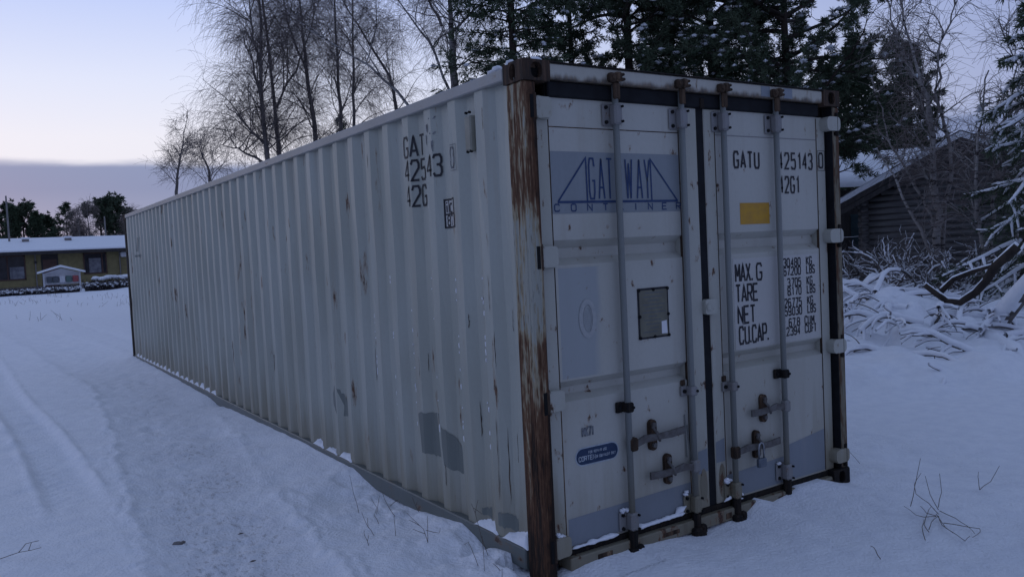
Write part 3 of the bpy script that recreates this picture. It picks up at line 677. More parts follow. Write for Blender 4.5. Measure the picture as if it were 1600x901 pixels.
patch(dr, 1.474, 2.262, .965, 1.500, 'textpanel', nm='table_ground')
patch(dr, 1.551, 1.812, 1.700, 1.826, 'yellow', y=.0466, nm='yellow_sticker')
q = MB(); q.add([(1.905, .0025, 2.445), (1.985, .0025, 2.445), (1.985, .0025, 2.505), (1.905, .0025, 2.505)], [(0, 1, 2, 3)]); q.add([(1.70, .0025, 2.445), (1.78, .0025, 2.445), (1.78, .0025, 2.505), (1.70, .0025, 2.505)], [(0, 1, 2, 3)]); q.build('repair_patch', M['patch'], box, split=True)
def fd(y): return lambda u, v, o: (u, y-o, v)
D0 = fd(.0452)
def dtext(d, s, x0, z0, w, h, pitch, t, mat='ink', y=None):
    x0, z0 = mx(x0, z0); q = MB(); text(q, s, x0, z0, w, h, pitch, t, D0 if y is None else fd(y)); return q.build('lettering', M[mat], d)
def span(s, xA, xB, f=.62): # letter width and pitch so that s fills xA..xB
    n = len(s); p = (xB-xA)/(n-1+f); return p*f, p
def line(d, s, xA, xB, z0, z1, t, mat='ink', f=.62):
    w, p = span(s, xA, xB, f)
    q = MB(); text(q, s, xA, z0, w, z1-z0, p, t, D0); return q.build('lettering', M[mat], d)
line(dr, 'GATU', 1.496, 1.713, 2.031, 2.122, .013)
line(dr, '4251', 1.890, 2.112, 2.030, 2.124, .012); line(dr, '43', 2.125, 2.214, 2.030, 2.124, .012)
line(dr, '42G1', 1.894, 2.088, 1.884, 1.980, .012)
x_, z_ = 2.282, 2.040; q = MB(); text(q, '0', x_, z_, .038, .090, .05, .012, fd(.0442))
stroke(q, [(x_-.012, z_-.018), (x_+.056, z_-.018), (x_+.056, z_+.106), (x_-.012, z_+.106), (x_-.012, z_-.018)], .003, fd(.0442), .0); q.build('lettering', M['ink'], dr)
line(dr, 'MAX', 1.476, 1.602, 1.368, 1.469, .013, f=.74); line(dr, '.', 1.610, 1.630, 1.368, 1.469, .013); line(dr, 'G', 1.660, 1.704, 1.368, 1.464, .013)
line(dr, 'TARE', 1.474, 1.663, 1.249, 1.346, .013, f=.74); line(dr, 'NET', 1.486, 1.633, 1.121, 1.219, .013, f=.72)
line(dr, 'CU', 1.492, 1.575, 1.001, 1.100, .013, f=.7); line(dr, '.', 1.580, 1.600, 1.001, 1.100, .013); line(dr, 'CAP', 1.605, 1.730, 1.001, 1.100, .013, f=.72); line(dr, '.', 1.735, 1.755, 1.001, 1.10, .013)
for k, (s1, s2) in enumerate((('30.480', 'KG'), ('67.200', 'LBS'), ('3.705', 'KG'), ('8.170', 'LBS'), ('26.775', 'KG'), ('59.030', 'LBS'), ('67.8', 'CU.M'), ('2.394', 'CU.FT'))):
    zt = 1.480-k*.0535-(k//2)*.0165; xR = 2.068 if k < 6 else 2.045; ip = s1.index('.'); n1, n2 = s1[:ip], s1[ip+1:]; pw = .0295
    xd = xR-pw*len(n2); line(dr, n2, xd, xR, zt-.048, zt, .0085, f=.66) if len(n2) > 1 else line(dr, n2, xd+.006, xR, zt-.048, zt, .0085, f=.99)
    line(dr, '.', xd-.013, xd-.003, zt-.048, zt, .0085); m_n = len(n1); xl = xd-.013-pw*m_n
    line(dr, n1, xl, xd-.015, zt-.048, zt, .0085, f=.66) if m_n > 1 else line(dr, n1, xl+.004, xd-.016, zt-.048, zt, .0085, f=.99)
    xK = 2.128 if k < 6 else 2.097
    if '.' in s2:
        u1, u2 = s2.split('.'); line(dr, u1, xK, xK+.052, zt-.046, zt+.002, .0085, f=.66); line(dr, '.', xK+.054, xK+.064, zt-.046, zt, .0085); xe = xK+.089 if len(u2) < 2 else xK+.108; line(dr, u2, xK+.066, xe, zt-.046, zt+.002, .0085, f=.66 if len(u2) > 1 else .99)
    else: line(dr, s2, xK, xK+.026*len(s2), zt-.046, zt+.002, .0085, f=.64)
# the blue trapezoid logo
q = MB(); zb_, zt_ = 1.846, 2.066
for P in (((.210, zb_), (.394, zt_), (.396, zb_)), ((1.026, zb_), (.836, zt_), (.838, zb_))):
    stroke(q, P, .0095, D0, .0002)
stroke(q, ((.206, zb_-.003), (1.031, zb_-.003)), .012, D0, .0005); q.build('logo_lines', M['blue'], dl)
q = MB()
for ch, x, w in (('G', .412, .034), ('A', .474, .036), ('T', .528, .036), ('E', .596, .030), ('W', .657, .044), ('A', .735, .036), ('Y', .793, .034)):
    text(q, ch, x, zb_+.012, w, zt_-zb_-.016, 1, .0095, D0, off=.0008)
q.build('lettering', M['blue'], dl)
q = MB()
for i, ch in enumerate('CONTAINER'):
    text(q, ch, .186+i*.1040, 1.798, .030, .034, 1, .0065, D0)
q.build('lettering', M['blue'], dl)
# identification plate
(x0, z0), (x1, z1) = mx(.727, 1.112), mx(.936, 1.368)
q = MB(); q.box(x0-.008, x1+.008, .0445, .048, z0-.008, z1+.010, .001); q.build('plate_backing', M['ink'], dl)
q = MB(); q.box(x0+.002, x1-.004, .0415, .0455, z0+.002, z1-.002, .001); pt = q.build('approval_plate', M['plate'], dl)
q = MB(); 
for k, (a0, a1) in enumerate(((.2, .85), (.15, .8), (.3, .7), (.12, .88), (.2, .8), (.1, .9), (.3, .6), (.15, .75), (.2, .7), (.35, .65), (.1, .6))):
    zz = z1-.018-k*.021; q.add([(x0+(x1-x0)*a0, .0411, zz), (x0+(x1-x0)*a1, .0411, zz), (x0+(x1-x0)*a1, .0411, zz+.004), (x0+(x1-x0)*a0, .0411, zz+.004)], [(0, 1, 2, 3)])
q.build('plate_print', M['boxdark'], dl)
q = MB()
for a, b in ((0, 0), (.5, 0), (1, 0), (0, .45), (1, .45), (0, 1), (.5, 1), (1, 1)): q.tube([(x0+(x1-x0)*a, .037, z0+(z1-z0)*b), (x0+(x1-x0)*a, .046, z0+(z1-z0)*b)], .009, 8)
q.build('rivet', M['black'], dl, split=True)
q = MB(); q.add([(x1-.052, .0408, z0+.012), (x1-.010, .0408, z0+.010), (x1-.014, .0408, z0+.082), (x1-.052, .0408, z0+.078)], [(0, 1, 2, 3)]); q.build('white_sticker', M['whitewood'], dl)
# faded oval seal
(xo, zo) = mx(.376, 1.250); q = MB()
for (ra, rb, t) in ((.044, .086, .026), (.026, .060, .004)):
    stroke(q, [(xo+ra*math.cos(t_), zo+rb*math.sin(t_)) for t_ in [2*math.pi*i/32 for i in range(33)]], t, D0, 0)
for k in range(7): stroke(q, [(xo-.018, zo-.03+k*.011), (xo+.018, zo-.03+k*.011)], .003, D0, .0002)
q.build('faded_seal', M['seal'], dl)
# worn hand marking and the blue sticker
line(dl, 'MK7I', .296, .372, .655, .700, .010, 'inkworn', f=.8)
(xs0, zs0), (xs1, zs1) = mx(.262, .506), mx(.538, .588)
def capsule(q, x0, x1, z0, z1, y): 
    r_ = (z1-z0)/2; P = [(x1-r_+r_*math.cos(R(-90+15*i)), z0+r_+r_*math.sin(R(-90+15*i))) for i in range(13)]+[(x0+r_+r_*math.cos(R(90+15*i)), z0+r_+r_*math.sin(R(90+15*i))) for i in range(13)]
    q.add([(a, y, b) for a, b in P], [tuple(range(len(P)))])
q = MB(); capsule(q, xs0-.007, xs1+.007, zs0-.007, zs1+.007, .0462); q.build('sticker_border', M['stickerpale'], dl)
q = MB(); capsule(q, xs0, xs1, zs0, zs1, .0458); q.build('blue_sticker', M['stickerblue'], dl)
q = MB(); text(q, 'CORTEN', xs0+.016, zs0+.020, .0135, .022, .0185, .0042, fd(.0454)); text(q, 'OR EQUIVALENT ONLY', xs0+.128, zs0+.022, .0050, .013, .0073, .0022, fd(.0454)); text(q, 'FOR REPAIR USE', xs0+.080, zs0+.052, .0060, .012, .0088, .0024, fd(.0454))
q.build('lettering', M['stickerpale'], dl)

# side lettering, painted over the corrugation
def SD(u, v, o): 
    return (sx(u)-.0025-o, u, v)
def stext(s, y0, z0, w, h, pitch, t, mat='ink', su=-1, obj_='lettering'):
    q = MB(); text(q, s, y0, z0, w, h, pitch, t, SD, su, .006); return q.build(obj_, M[mat], wall)
for st_, z_ in (('GATU', 2.205), ('425143', 2.062), ('42G1', 1.908)): stext(st_, 1.318, z_, .050, .118, .0715, .0135)
q = MB(); text(q, '0', .752, 2.085, .032, .11, .05, .010, SD, -1, .006); stroke(q, [(.765, 2.07), (.695, 2.07), (.695, 2.21), (.765, 2.21), (.765, 2.07)], .003, SD, 0, .006); q.build('lettering', M['inkworn'], wall)
q = MB(); B = [(.905, 1.762), (.905, 1.918), (.745, 1.918), (.745, 1.762), (.905, 1.762)]
stroke(q, B, .011, SD, 0, .006); stroke(q, [(.905, 1.836), (.745, 1.836)], .009, SD, .0004, .006); stroke(q, [(.862, 1.918), (.862, 1.836)], .006, SD, .0008, .006)
text(q, 'i', .902, 1.848, .036, .060, 1, .013, SD, -1, .006, .0010); text(q, 'c', .850, 1.846, .040, .072, 1, .011, SD, -1, .006, .0010)
text(q, '87', .880, 1.773, .030, .054, .040, .009, SD, -1, .006, .0010); q.build('lettering', M['ink'], wall)
q = MB(); q.add([SD(a, b, -.0012) for a in np.linspace(.900, .750, 14) for b in (1.766, 1.914)], [(2*i, 2*i+1, 2*i+3, 2*i+2) for i in range(13)]); q.build('label_ground', M['textpanel'], wall)
def spatch(poly, mat, nm='repair_patch', cols=26):
    """poly: (y, zlo, zhi) samples"""
    ys = np.linspace(poly[0][0], poly[-1][0], cols); P = [p[0] for p in poly]; q = MB()
    if P[0] > P[-1]: lo = np.interp(ys[::-1], P[::-1], [p[1] for p in poly][::-1])[::-1]; hi = np.interp(ys[::-1], P[::-1], [p[2] for p in poly][::-1])[::-1]
    else: lo = np.interp(ys, P, [p[1] for p in poly]); hi = np.interp(ys, P, [p[2] for p in poly])
    V = []
    for y, a_, b_ in zip(ys, lo+rng.normal(0, .004, cols), hi+rng.normal(0, .005, cols)): V += [SD(float(y), float(a_), -.0008), SD(float(y), float(b_), -.0008)]
    q.add(V, [(2*i, 2*i+1, 2*i+3, 2*i+2) for i in range(cols-1)]); return q.build(nm, M[mat], wall)
spatch([(1.36, .40, .640), (1.09, .392, .66), (1.085, .385, .60), (.96, .36, .585), (.85, .35, .50)], 'sidepatch')
spatch([(2.76, .50, .58), (2.72, .44, .66), (2.64, .42, .60), (2.54, .43, .53)], 'sidepatch')
spatch([(.44, .165, .235), (.37, .16, .24), (.30, .15, .23)], 'sidepatch', cols=14); spatch([(.64, .165, .205), (.56, .16, .22)], 'sidepatch', cols=10)
# half-torn emblem near the far end
q = MB()
for k, u in enumerate((11.45, 11.25, 11.05, 10.85)): stroke(q, [(u, 1.86), (u-.03, 2.08)], .05, SD, 0, .01)
stroke(q, [(11.5, 1.79), (10.75, 1.79)], .035, SD, .0004, .01); q.build('worn_emblem', M['sidepatch'], wall)
# vent cover
m_ = MB(); m_.box(.000, .055, .505, .568, 2.150, 2.335, .008); vo = m_.build('vent_cover', M['vent'], wall)
m_ = MB()
for z in (2.148, 2.352): 
    for y in (.52, .555): m_.tube([(.002, y, z), (.016, y, z)], .007, 6)
m_.build('bolt', M['black'], vo, split=True)
# torn label remains beside the number
for (y, z, a_, b_) in ((1.02, 2.36, .02, .05), (.985, 2.31, .05, .012), (1.03, 2.30, .012, .06), (.97, 2.26, .015, .06), (.99, 2.395, .06, .01)):
    q = MB(); q.add([SD(y, z, 0), SD(y-a_, z+.004, 0), SD(y-a_*.8, z-b_, 0), SD(y-.002, z-b_*.7, 0)], [(0, 1, 2, 3)]); q.build('torn_label', M['inkworn'], wall)
# long scratches on the wall, each a short ragged sliver
q = MB()
for (y, z0, z1, w) in ((.40, 2.24, 2.36, .006), (.41, .30, .75, .008), (.345, .28, .70, .008), (.42, 1.3, 1.5, .006), (.39, 1.0, 1.2, .006), (.62, .6, .8, .010), (.66, 1.2, 1.28, .008), (1.27, .85, 1.15, .007), (1.20, .9, 1.02, .006), (2.0, .75, 1.0, .009), (2.25, .7, .95, .008), (1.87, 2.2, 2.3, .008), (4.2, .6, .85, .03), (5.6, .5, .8, .03), (6.9, .45, .75, .04), (3.4, .6, .9, .012), (3.1, 1.4, 1.6, .015), (.27, .5, .68, .006), (.26, 1.2, 1.32, .006), (1.0, .25, .38, .01)):
    n = 8; P = [(y+w*rnd.uniform(-.35, .35), z0+(z1-z0)*i/n) for i in range(n+1)]
    V = []
    for i, (a_, b_) in enumerate(P): ww = w*rnd.uniform(.25, .8)*(0.1 if i in (0, n) else 1); ww *= .45; V += [SD(a_-ww, b_, 0), SD(a_+ww, b_, 0)]
    q.add(V, [(2*i, 2*i+1, 2*i+3, 2*i+2) for i in range(n)])
so = q.build('paint_scratches', M['rust'], wall); so['kind'] = 'stuff'

# snow caught on ledges of the container
def blob(mb, c, r, n1=7, n2=5, jit=.25, squ=.7):
    c = Vector(c); r = Vector(r); V = [c+Vector((0, 0, r.z))]
    for i in range(1, n2):
        ph = math.pi*i/n2
        for j in range(n1):
            t = 2*math.pi*j/n1+i*.3; k = 1+rnd.uniform(-jit, jit)
            V.append(c+Vector((r.x*math.sin(ph)*math.cos(t)*k, r.y*math.sin(ph)*math.sin(t)*k, r.z*math.cos(ph)*k)))
    V.append(c-Vector((0, 0, r.z))); F = [(0, 1+j, 1+(j+1) % n1) for j in range(n1)]
    for i in range(n2-2):
        for j in range(n1): F.append((1+i*n1+j, 1+(i+1)*n1+j, 1+(i+1)*n1+(j+1) % n1, 1+i*n1+(j+1) % n1))
    o = 1+(n2-2)*n1; F += [(o+j, len(V)-1, o+(j+1) % n1) for j in range(n1)]
    mb.add(V, F)
def strip(q, pts, r, step=.012, squash=.7):
    """soft ragged roll of snow along a ledge"""
    pts = [Vector(p) for p in pts]; Q = []; 
    for a_, b_ in zip(pts, pts[1:]):
        n = max(2, int((b_-a_).length/step)); Q += [a_.lerp(b_, i/n) for i in range(n)]
    Q.append(pts[-1]); n = len(Q); k = rnd.uniform(0, 50)
    rr_ = [r*(.45+.9*float(vnoise(np.array([k+i*.31]), np.array([2.]))[0])+.3*rnd.random())*min(1, (i+.4)/3, (n-i-.4)/3) for i in range(n)]
    q.tube([p+Vector((0, 0, rr_[i]*.3)) for i, p in enumerate(Q)], rr_, 8, True, squash)
q = MB()
strip(q, [(.19, .034, .104), (.50, .034, .106)], .014); strip(q, [(.62, .034, .106), (.98, .032, .112)], .017); strip(q, [(.90, .030, .118), (.99, .030, .150)], .016)
strip(q, [(xb+.04, .03, .108), (xb+.10, .03, .125)], .02)
for (x, z, s_) in ((bars[0]-.045, .226, .018), (bars[0]-.01, .222, .014), (bars[1]-.05, .222, .018), (bars[2]-.04, .222, .024), (bars[3]-.045, .242, .014), (xb+.17, .112, .022), (.115, .190, .022)):
    for j in range(7): blob(q, (x+rnd.uniform(-1, 1)*s_, .032, z+rnd.uniform(-.4, .5)*s_), (s_*rnd.uniform(.3, .7), .014, s_*rnd.uniform(.25, .55)), 7, 5, .35)
o = q.build('ledge_snow', M['snow'], box, True); o['kind'] = 'stuff'
q = MB()
for yc in list(np.arange(6.55, 11.9, .287))+[2.452, 2.739, 3.026, .262, .54]:
    k = round((yc-.289)/.287); yc = .289+.287*k           # recess centres
    ya, yb = (yc-.13, yc+.11) if yc > .4 else (.158, .40); ny, nx_ = 12, 5; V = []; hh = rnd.uniform(.018, .045)
    for i in range(ny+1):
        y = ya+(yb-ya)*i/ny; xw = sx(y)+.004; e_ = min(1, (i+.0)/2, (ny-i)/2)
        for j in range(nx_+1):
            u = j/nx_; n_ = float(vnoise(np.array([y*37+j]), np.array([j*1.3+yc*11]))[0])
            hz = (.006+hh*u*(.5+.9*n_)+(.11*math.exp(-(y-.158)/.07)*u**.5*(.8+.4*n_) if yc < .4 else 0))*e_
            V.append((.001+(xw-.001)*u, y, .108+hz))
    q.add(V, [(i*(nx_+1)+j, (i+1)*(nx_+1)+j, (i+1)*(nx_+1)+j+1, i*(nx_+1)+j+1) for i in range(ny) for j in range(nx_)])
o = q.build('pocket_snow', M['snow'], box, True); o['kind'] = 'stuff'
q = MB()
for (x, y, s_) in ((.02, .13, .028), (.10, .03, .030), (.115, .06, .022), (.14, .04, .014), (.03, .26, .03), (.04, .34, .02), (1.6, .1, .02)): blob(q, (x, y, 2.523), (s_, s_, s_*.6))
for i in range(12): blob(q, (.04+rnd.uniform(-.008, .01), rnd.uniform(.4, 12), 2.507), (.022, rnd.uniform(.04, .16), .005+.006*rnd.random()), 6, 4)
o = q.build('roof_edge_snow', M['snow'], box, True); o['kind'] = 'stuff'
q = MB()
for i in range(70):
    y = rnd.choice([1.09, .80, 1.38, 1.66, .52, 1.95])+rnd.uniform(-.012, .03); z = rnd.uniform(.55, 1.5); blob(q, (sx(y)-.003, y, z), (.004, .005, rnd.uniform(.004, .018)), 5, 3)
o = q.build('stuck_snow_flecks', M['snow'], box); o['kind'] = 'stuff'

# padlock hanging from the lower right handle
px_, pz_ = mx(1.665, .36, -.03)
pl_ = thing('padlock', 'steel padlock with a bright shackle hanging from the lower handle of the right container door', 'padlock', (px_, -.030, pz_-.12))
q = MB(); q.box(-.034, .034, -.014, .014, 0, .052, .006); q.build('lock_body', M['lockbody'], pl_)
q = MB(); q.tube([(-.022, 0, .048), (-.022, 0, .115), (-.016, 0, .135), (0, 0, .144), (.016, 0, .135), (.022, 0, .115), (.022, 0, .048)], .0055, 8); q.build('shackle', M['steel'], pl_, True)

# ------------------------------------------------------------------ vegetation helpers (vectorised)
def nrmz(a): return a/np.maximum(np.linalg.norm(a, axis=-1, keepdims=True), 1e-9)
def grow(S, D, Ln, nseg, grav, jit, rg):
    P = [S]; D = nrmz(D); st = (Ln/nseg)[:, None]
    for k in range(nseg):
        g_ = grav[k] if hasattr(grav, '__len__') else grav
        D = nrmz(D+np.array([0, 0, -g_])+rg.normal(0, jit, D.shape)); P.append(P[-1]+D*st)
    return np.stack(P, 1)                                   # N, nseg+1, 3
def kids(P, n, rg, t0=.2, t1=1.0, ang=(35, 60), up=0.0):
    N_, K, _ = P.shape; t = rg.uniform(t0, t1, (N_, n))*(K-1); i = np.clip(t.astype(int), 0, K-2); f = (t-i)[..., None]
    idx = np.arange(N_)[:, None]; A = P[idx, i]; B = P[idx, i+1]; S = A*(1-f)+B*f; T = nrmz(B-A)
    rv = rg.normal(size=T.shape); rv[..., 2] += up; rv = nrmz(rv-T*(rv*T).sum(-1, keepdims=True)); a_ = np.radians(rg.uniform(*ang, T.shape[:2]))[..., None]
    return S.reshape(-1, 3), (T*np.cos(a_)+rv*np.sin(a_)).reshape(-1, 3), (t/(K-1)).reshape(-1)
def ribs(P, r0, r1, n=3):
    """tubes for all chains P (N,K,3) -> V,F"""
    N_, K, _ = P.shape; T = np.gradient(P, axis=1); T = nrmz(T); ref = np.tile([.31, .17, .93], (N_, 1)); A = nrmz(np.cross(T, ref[:, None, :])); Bv = np.cross(T, A)
    r0 = np.broadcast_to(r0, (N_,)); r1 = np.broadcast_to(r1, (N_,)); rad = r0[:, None]*(1-np.linspace(0, 1, K))+r1[:, None]*np.linspace(0, 1, K)
    an = 2*np.pi*np.arange(n)/n
    V = P[:, :, None, :]+(A[:, :, None, :]*np.cos(an)[None, None, :, None]+Bv[:, :, None, :]*np.sin(an)[None, None, :, None])*rad[:, :, None, None]
    I = np.arange(N_*K*n).reshape(N_, K, n); J = np.roll(I, -1, 2)
    F = np.stack([I[:, :-1], J[:, :-1], J[:, 1:], I[:, 1:]], -1).reshape(-1, 4)
    return V.reshape(-1, 3), F
def join(parts):
    V = []; F = []; o = 0
    for v, f in parts: V.append(v); F.append(f+o); o += len(v)
    return np.vstack(V), np.vstack(F)
def birch(label, base, path, r, H, seed, group=None, nb=26, tw=9, brl=2.6, zmin=.18, twr=.0030, mat='bark', limbs=(), sec=9, twl=(.5, 1.3), name='birch_tree', cat='tree', droop=.30, elev=(32, 66)):
    """path: list of (dx,dy,z) trunk points; limbs: list of extra big limbs (point lists)"""
    rg = np.random.default_rng(seed); t = thing(name, label, cat, base, group)
    q = MB(); pts = [Vector(p) for p in path]; Q = []
    for a_, b_ in zip(pts, pts[1:]):
        for i in range(4): Q.append(a_.lerp(b_, i/4)+Vector((rg.normal(0, .02), rg.normal(0, .02), 0))*(1 if Q else 0))
    Q.append(pts[-1]); n = len(Q); q.tube(Q, [max(.012, r*(1-.93*i/(n-1))**.9) for i in range(n)], 8); q.build('trunk', M[mat if r < .2 else mat], t, True)
    main = [np.array([tuple(p) for p in Q])]; parts = []
    for L in limbs:
        A = np.array(L, float); K = 9; tt = np.linspace(0, len(A)-1, K); P = np.stack([np.interp(tt, np.arange(len(A)), A[:, j]) for j in range(3)], -1)[None]
        P = P+rg.normal(0, .03, P.shape); parts.append(ribs(P, min(r*.5, .045), .010, 6)); main.append(P[0])
    S, D = [], []; Ls = []
    for mi, P in enumerate(main):
        m = nb if mi == 0 else nb//3; k = len(P); f = rg.uniform(zmin if mi == 0 else .15, .97, m); i = np.minimum((f*(k-1)).astype(int), k-2); s_ = P[i]+(P[i+1]-P[i])*((f*(k-1)-i)[:, None])
        az = rg.uniform(0, 2*np.pi, m); e = np.radians(rg.uniform(*elev, m)); S.append(s_); D.append(np.stack([np.cos(az)*np.cos(e), np.sin(az)*np.cos(e), np.sin(e)], -1)); Ls.append(brl*(1.05-f*.75)*rg.uniform(.6, 1.15, m))
    S = np.vstack(S); D = np.vstack(D); Ls = np.concatenate(Ls)
    B1 = grow(S, D, Ls, 8, np.linspace(-.03, .13, 8), .10, rg); parts.append(ribs(B1, .010+.006*Ls, .006, 4))
    s2, d2, _ = kids(B1, sec, rg, .15, 1, (25, 60)); l2 = rg.uniform(.5, 1.25, len(s2))*brl/3.2; B2 = grow(s2, d2, l2, 5, .10, .12, rg); parts.append(ribs(B2, .0065, .004, 3))
    V, F = join(parts); np_mesh('branches', V, F, M[mat], t)
    al = np.concatenate([B2], 0); s3, d3, _ = kids(al, tw, rg, .1, 1, (20, 70)); l3 = rg.uniform(*twl, len(s3)); B3 = grow(s3, d3, l3, 4, [droop*.4, droop, droop*1.3, droop*1.3], .12, rg)
    V, F = ribs(B3, twr, twr*.7, 3); o = np_mesh('twigs', V, F, M['twig'], t); o['kind'] = 'stuff'
    return t
def blades(C_, D, L_, Wd, rg):
    """leaf-shaped blades: C base, D dir, L length, W width -> quads"""
    n = len(C_); s_ = nrmz(np.cross(D, rg.normal(size=D.shape))); L_ = L_[:, None]; Wd = Wd[:, None]
    V = np.stack([C_, C_+D*L_*.45+s_*Wd, C_+D*L_, C_+D*L_*.45-s_*Wd], 1); F = np.arange(n*4).reshape(n, 4); return V.reshape(-1, 3), F
def octas(C_, r, rg):
    n = len(C_); r = r[:, None]; j = rg.uniform(.7, 1.2, (n, 6, 1)); d = np.array([[1, .2, 0], [-.2, 1, 0], [-1, -.1, .1], [.1, -1, 0], [0, 0, .55], [0, 0, -.35]])
    V = C_[:, None, :]+d[None]*r[:, None, :]*j; o = np.arange(n)[:, None]*6
    f = np.array([[0, 1, 4], [1, 2, 4], [2, 3, 4], [3, 0, 4], [1, 0, 5], [2, 1, 5], [3, 2, 5], [0, 3, 5]]); return V.reshape(-1, 3), (o[:, None, :]+f[None]).reshape(-1, 3)
def spruce(label, base, H, Rr, seed, group=None, nb=95, sub=16, bl=22, zmin=.06, snow=.10, bladel=.16, bladew=.012, r=.16, name='spruce_tree', snowr=.10, droop=.06, laden=0):
    rg = np.random.default_rng(seed); t = thing(name, label, 'tree', base, group)
    q = MB(); q.tube([(0, 0, -.2), (.04, 0, H*.5), (0, 0, H)], [r, r*.6, .02], 8); q.build('trunk', M['pinebark'], t, True)
    f = np.linspace(zmin, .985, nb)**.95+rg.uniform(-.006, .006, nb); az = np.arange(nb)*2.4+rg.uniform(-.3, .3, nb)
    L_ = Rr*((1-f)**.8*.95+.05)*rg.uniform(.7, 1.12, nb); S = np.stack([0*f, 0*f, f*H], -1); e = np.radians(5+38*(f-.2)+rg.uniform(-8, 8, nb))
    D = np.stack([np.cos(az)*np.cos(e), np.sin(az)*np.cos(e), np.sin(e)], -1); B1 = grow(S, D, L_, 7, [droop, droop, droop, droop, 0, -.03, -.05], .05, rg)
    p = [ribs(B1, .012+.010*L_, .006, 4)]
    s2, d2, t2 = kids(B1, sub, rg, .12, 1, (40, 75)); d2[:, 2] = d2[:, 2]*.35-.12; l2 = (np.repeat(L_, sub)*.34*(1.1-t2*.8)+.08)*rg.uniform(.7, 1.2, len(s2)); B2 = grow(s2, d2, l2, 4, .09, .07, rg)
    p.append(ribs(B2, .007, .004, 3)); V, F = join(p); np_mesh('branches', V, F, M['pinebark'], t)
    s3, d3, _ = kids(B2, bl, rg, .0, 1, (25, 65)); s4, d4, _ = kids(B1, bl*2, rg, .3, 1, (30, 60)); s3 = np.vstack([s3, s4]); d3 = np.vstack([d3, d4])
    V, F = blades(s3, d3, rg.uniform(.6, 1.2, len(s3))*bladel, rg.uniform(.7, 1.2, len(s3))*bladew, rg); o = np_mesh('crown', V, F, M['needle'], t)
    if laden:
        m = rg.random(len(B2)) < laden; Pl = B2[m]+np.array([0, 0, .022]); V1, F1 = ribs(Pl, .030, .012, 5); Q1 = B1[:, 2:]+np.array([0, 0, .03]); V2, F2 = ribs(Q1, .040, .018, 6); V, F = join([(V1, F1), (V2, F2)]); o = np_mesh('bough_snow', V, F, M['snow'], t, True); o['kind'] = 'stuff'
    if snow:
        m = rg.random(len(B2)) < snow*2.2; P = B2[m][:, 1:4].reshape(-1, 3); P = P[rg.random(len(P)) < .6]; P = P+np.array([0, 0, .03]); V, F = octas(P, rg.uniform(.35, 1.0, len(P))*snowr, rg); o = np_mesh('branch_snow', V, F, M['snow'], t, True); o['kind'] = 'stuff'
    return t
def pine(label, base, H, seed, group=None, nb=46, z0=.32, brl=3.0, r=.17, tuft=9, sub=11, snow=.08, tl=.14, tw=.010, lean=(0, 0), nd=26):
    rg = np.random.default_rng(seed); t = thing('pine_tree', label, 'tree', base, group)
    q = MB(); q.tube([(0, 0, -.2), (lean[0]*.4+.08, lean[1]*.4, H*.45), (lean[0], lean[1], H)], [r, r*.72, .03], 8); q.build('trunk', M['pinebark'], t, True)
    f = rg.uniform(z0, .98, nb); az = rg.uniform(0, 2*np.pi, nb); e = np.radians(-5+45*f+rg.uniform(-15, 15, nb)); L_ = brl*np.sin(np.clip((1.06-f)/(1.06-z0), 0, 1)*2.3+.35)*rg.uniform(.6, 1.15, nb)
    S = np.stack([lean[0]*f, lean[1]*f, f*H], -1); D = np.stack([np.cos(az)*np.cos(e), np.sin(az)*np.cos(e), np.sin(e)], -1); B1 = grow(S, D, L_, 7, [.03, .02, 0, -.04, -.07, -.08, -.08], .11, rg); p = [ribs(B1, .02+.012*L_, .008, 5)]
    s2, d2, _ = kids(B1, sub, rg, .3, 1, (30, 60)); B2 = grow(s2, d2, rg.uniform(.35, 1.0, len(s2))*brl/3, 4, -.06, .12, rg); p.append(ribs(B2, .009, .006, 3))
    s3, d3, _ = kids(B2, tuft, rg, .35, 1, (20, 55)); B3 = grow(s3, d3, rg.uniform(.10, .26, len(s3)), 2, -.1, .1, rg); p.append((lambda v_f: v_f)(ribs(B3, .006, .004, 3)))
    V, F = join(p); np_mesh('branches', V, F, M['pinebark'], t)
    s4, d4, _ = kids(B3, nd, rg, .1, 1, (30, 85)); V, F = blades(s4, d4, rg.uniform(.6, 1.1, len(s4))*tl, np.full(len(s4), tw), rg); np_mesh('crown', V, F, M['needle2'], t)
    if snow:
        P = B3[rg.random(len(B3)) < snow][:, 1]+np.array([0, 0, .04]); V, F = octas(P, rg.uniform(.05, .17, len(P)), rg); o = np_mesh('branch_snow', V, F, M['snow'], t, True); o['kind'] = 'stuff'
    return t
def copytree(o, loc, rz, sc_=1, label=None, group=None):
    c = o.copy(); COL.objects.link(c); c.location = loc; c.rotation_euler.z = rz; c.scale = (sc_,)*3
    if label: c['label'] = label
    if group: c['group'] = group
    for ch in list(o.children):
        d = ch.copy(); COL.objects.link(d); d.parent = c
    return c
def W(px, py, D):       # survey point: photo direction and horizontal distance -> place
    d = fwd+cam_right*((px-800)/1274.68)+cam_up*((450.5-py)/1274.68); k = D/math.hypot(d.x, d.y); return CAM+d*k
def base_at(px, D, zz=0.0):
    p = W(px, 400, D); 
    return (p.x, p.y, zz)
def stem(pts, D, b):    # list of (px,py) at distance D -> trunk path relative to base
    out = [(0, 0, -.1)]
    for px, py in pts:
        p = W(px, py, D); out.append((p.x-b[0], p.y-b[1], p.z-b[2]))
    return out
exec_trees = True
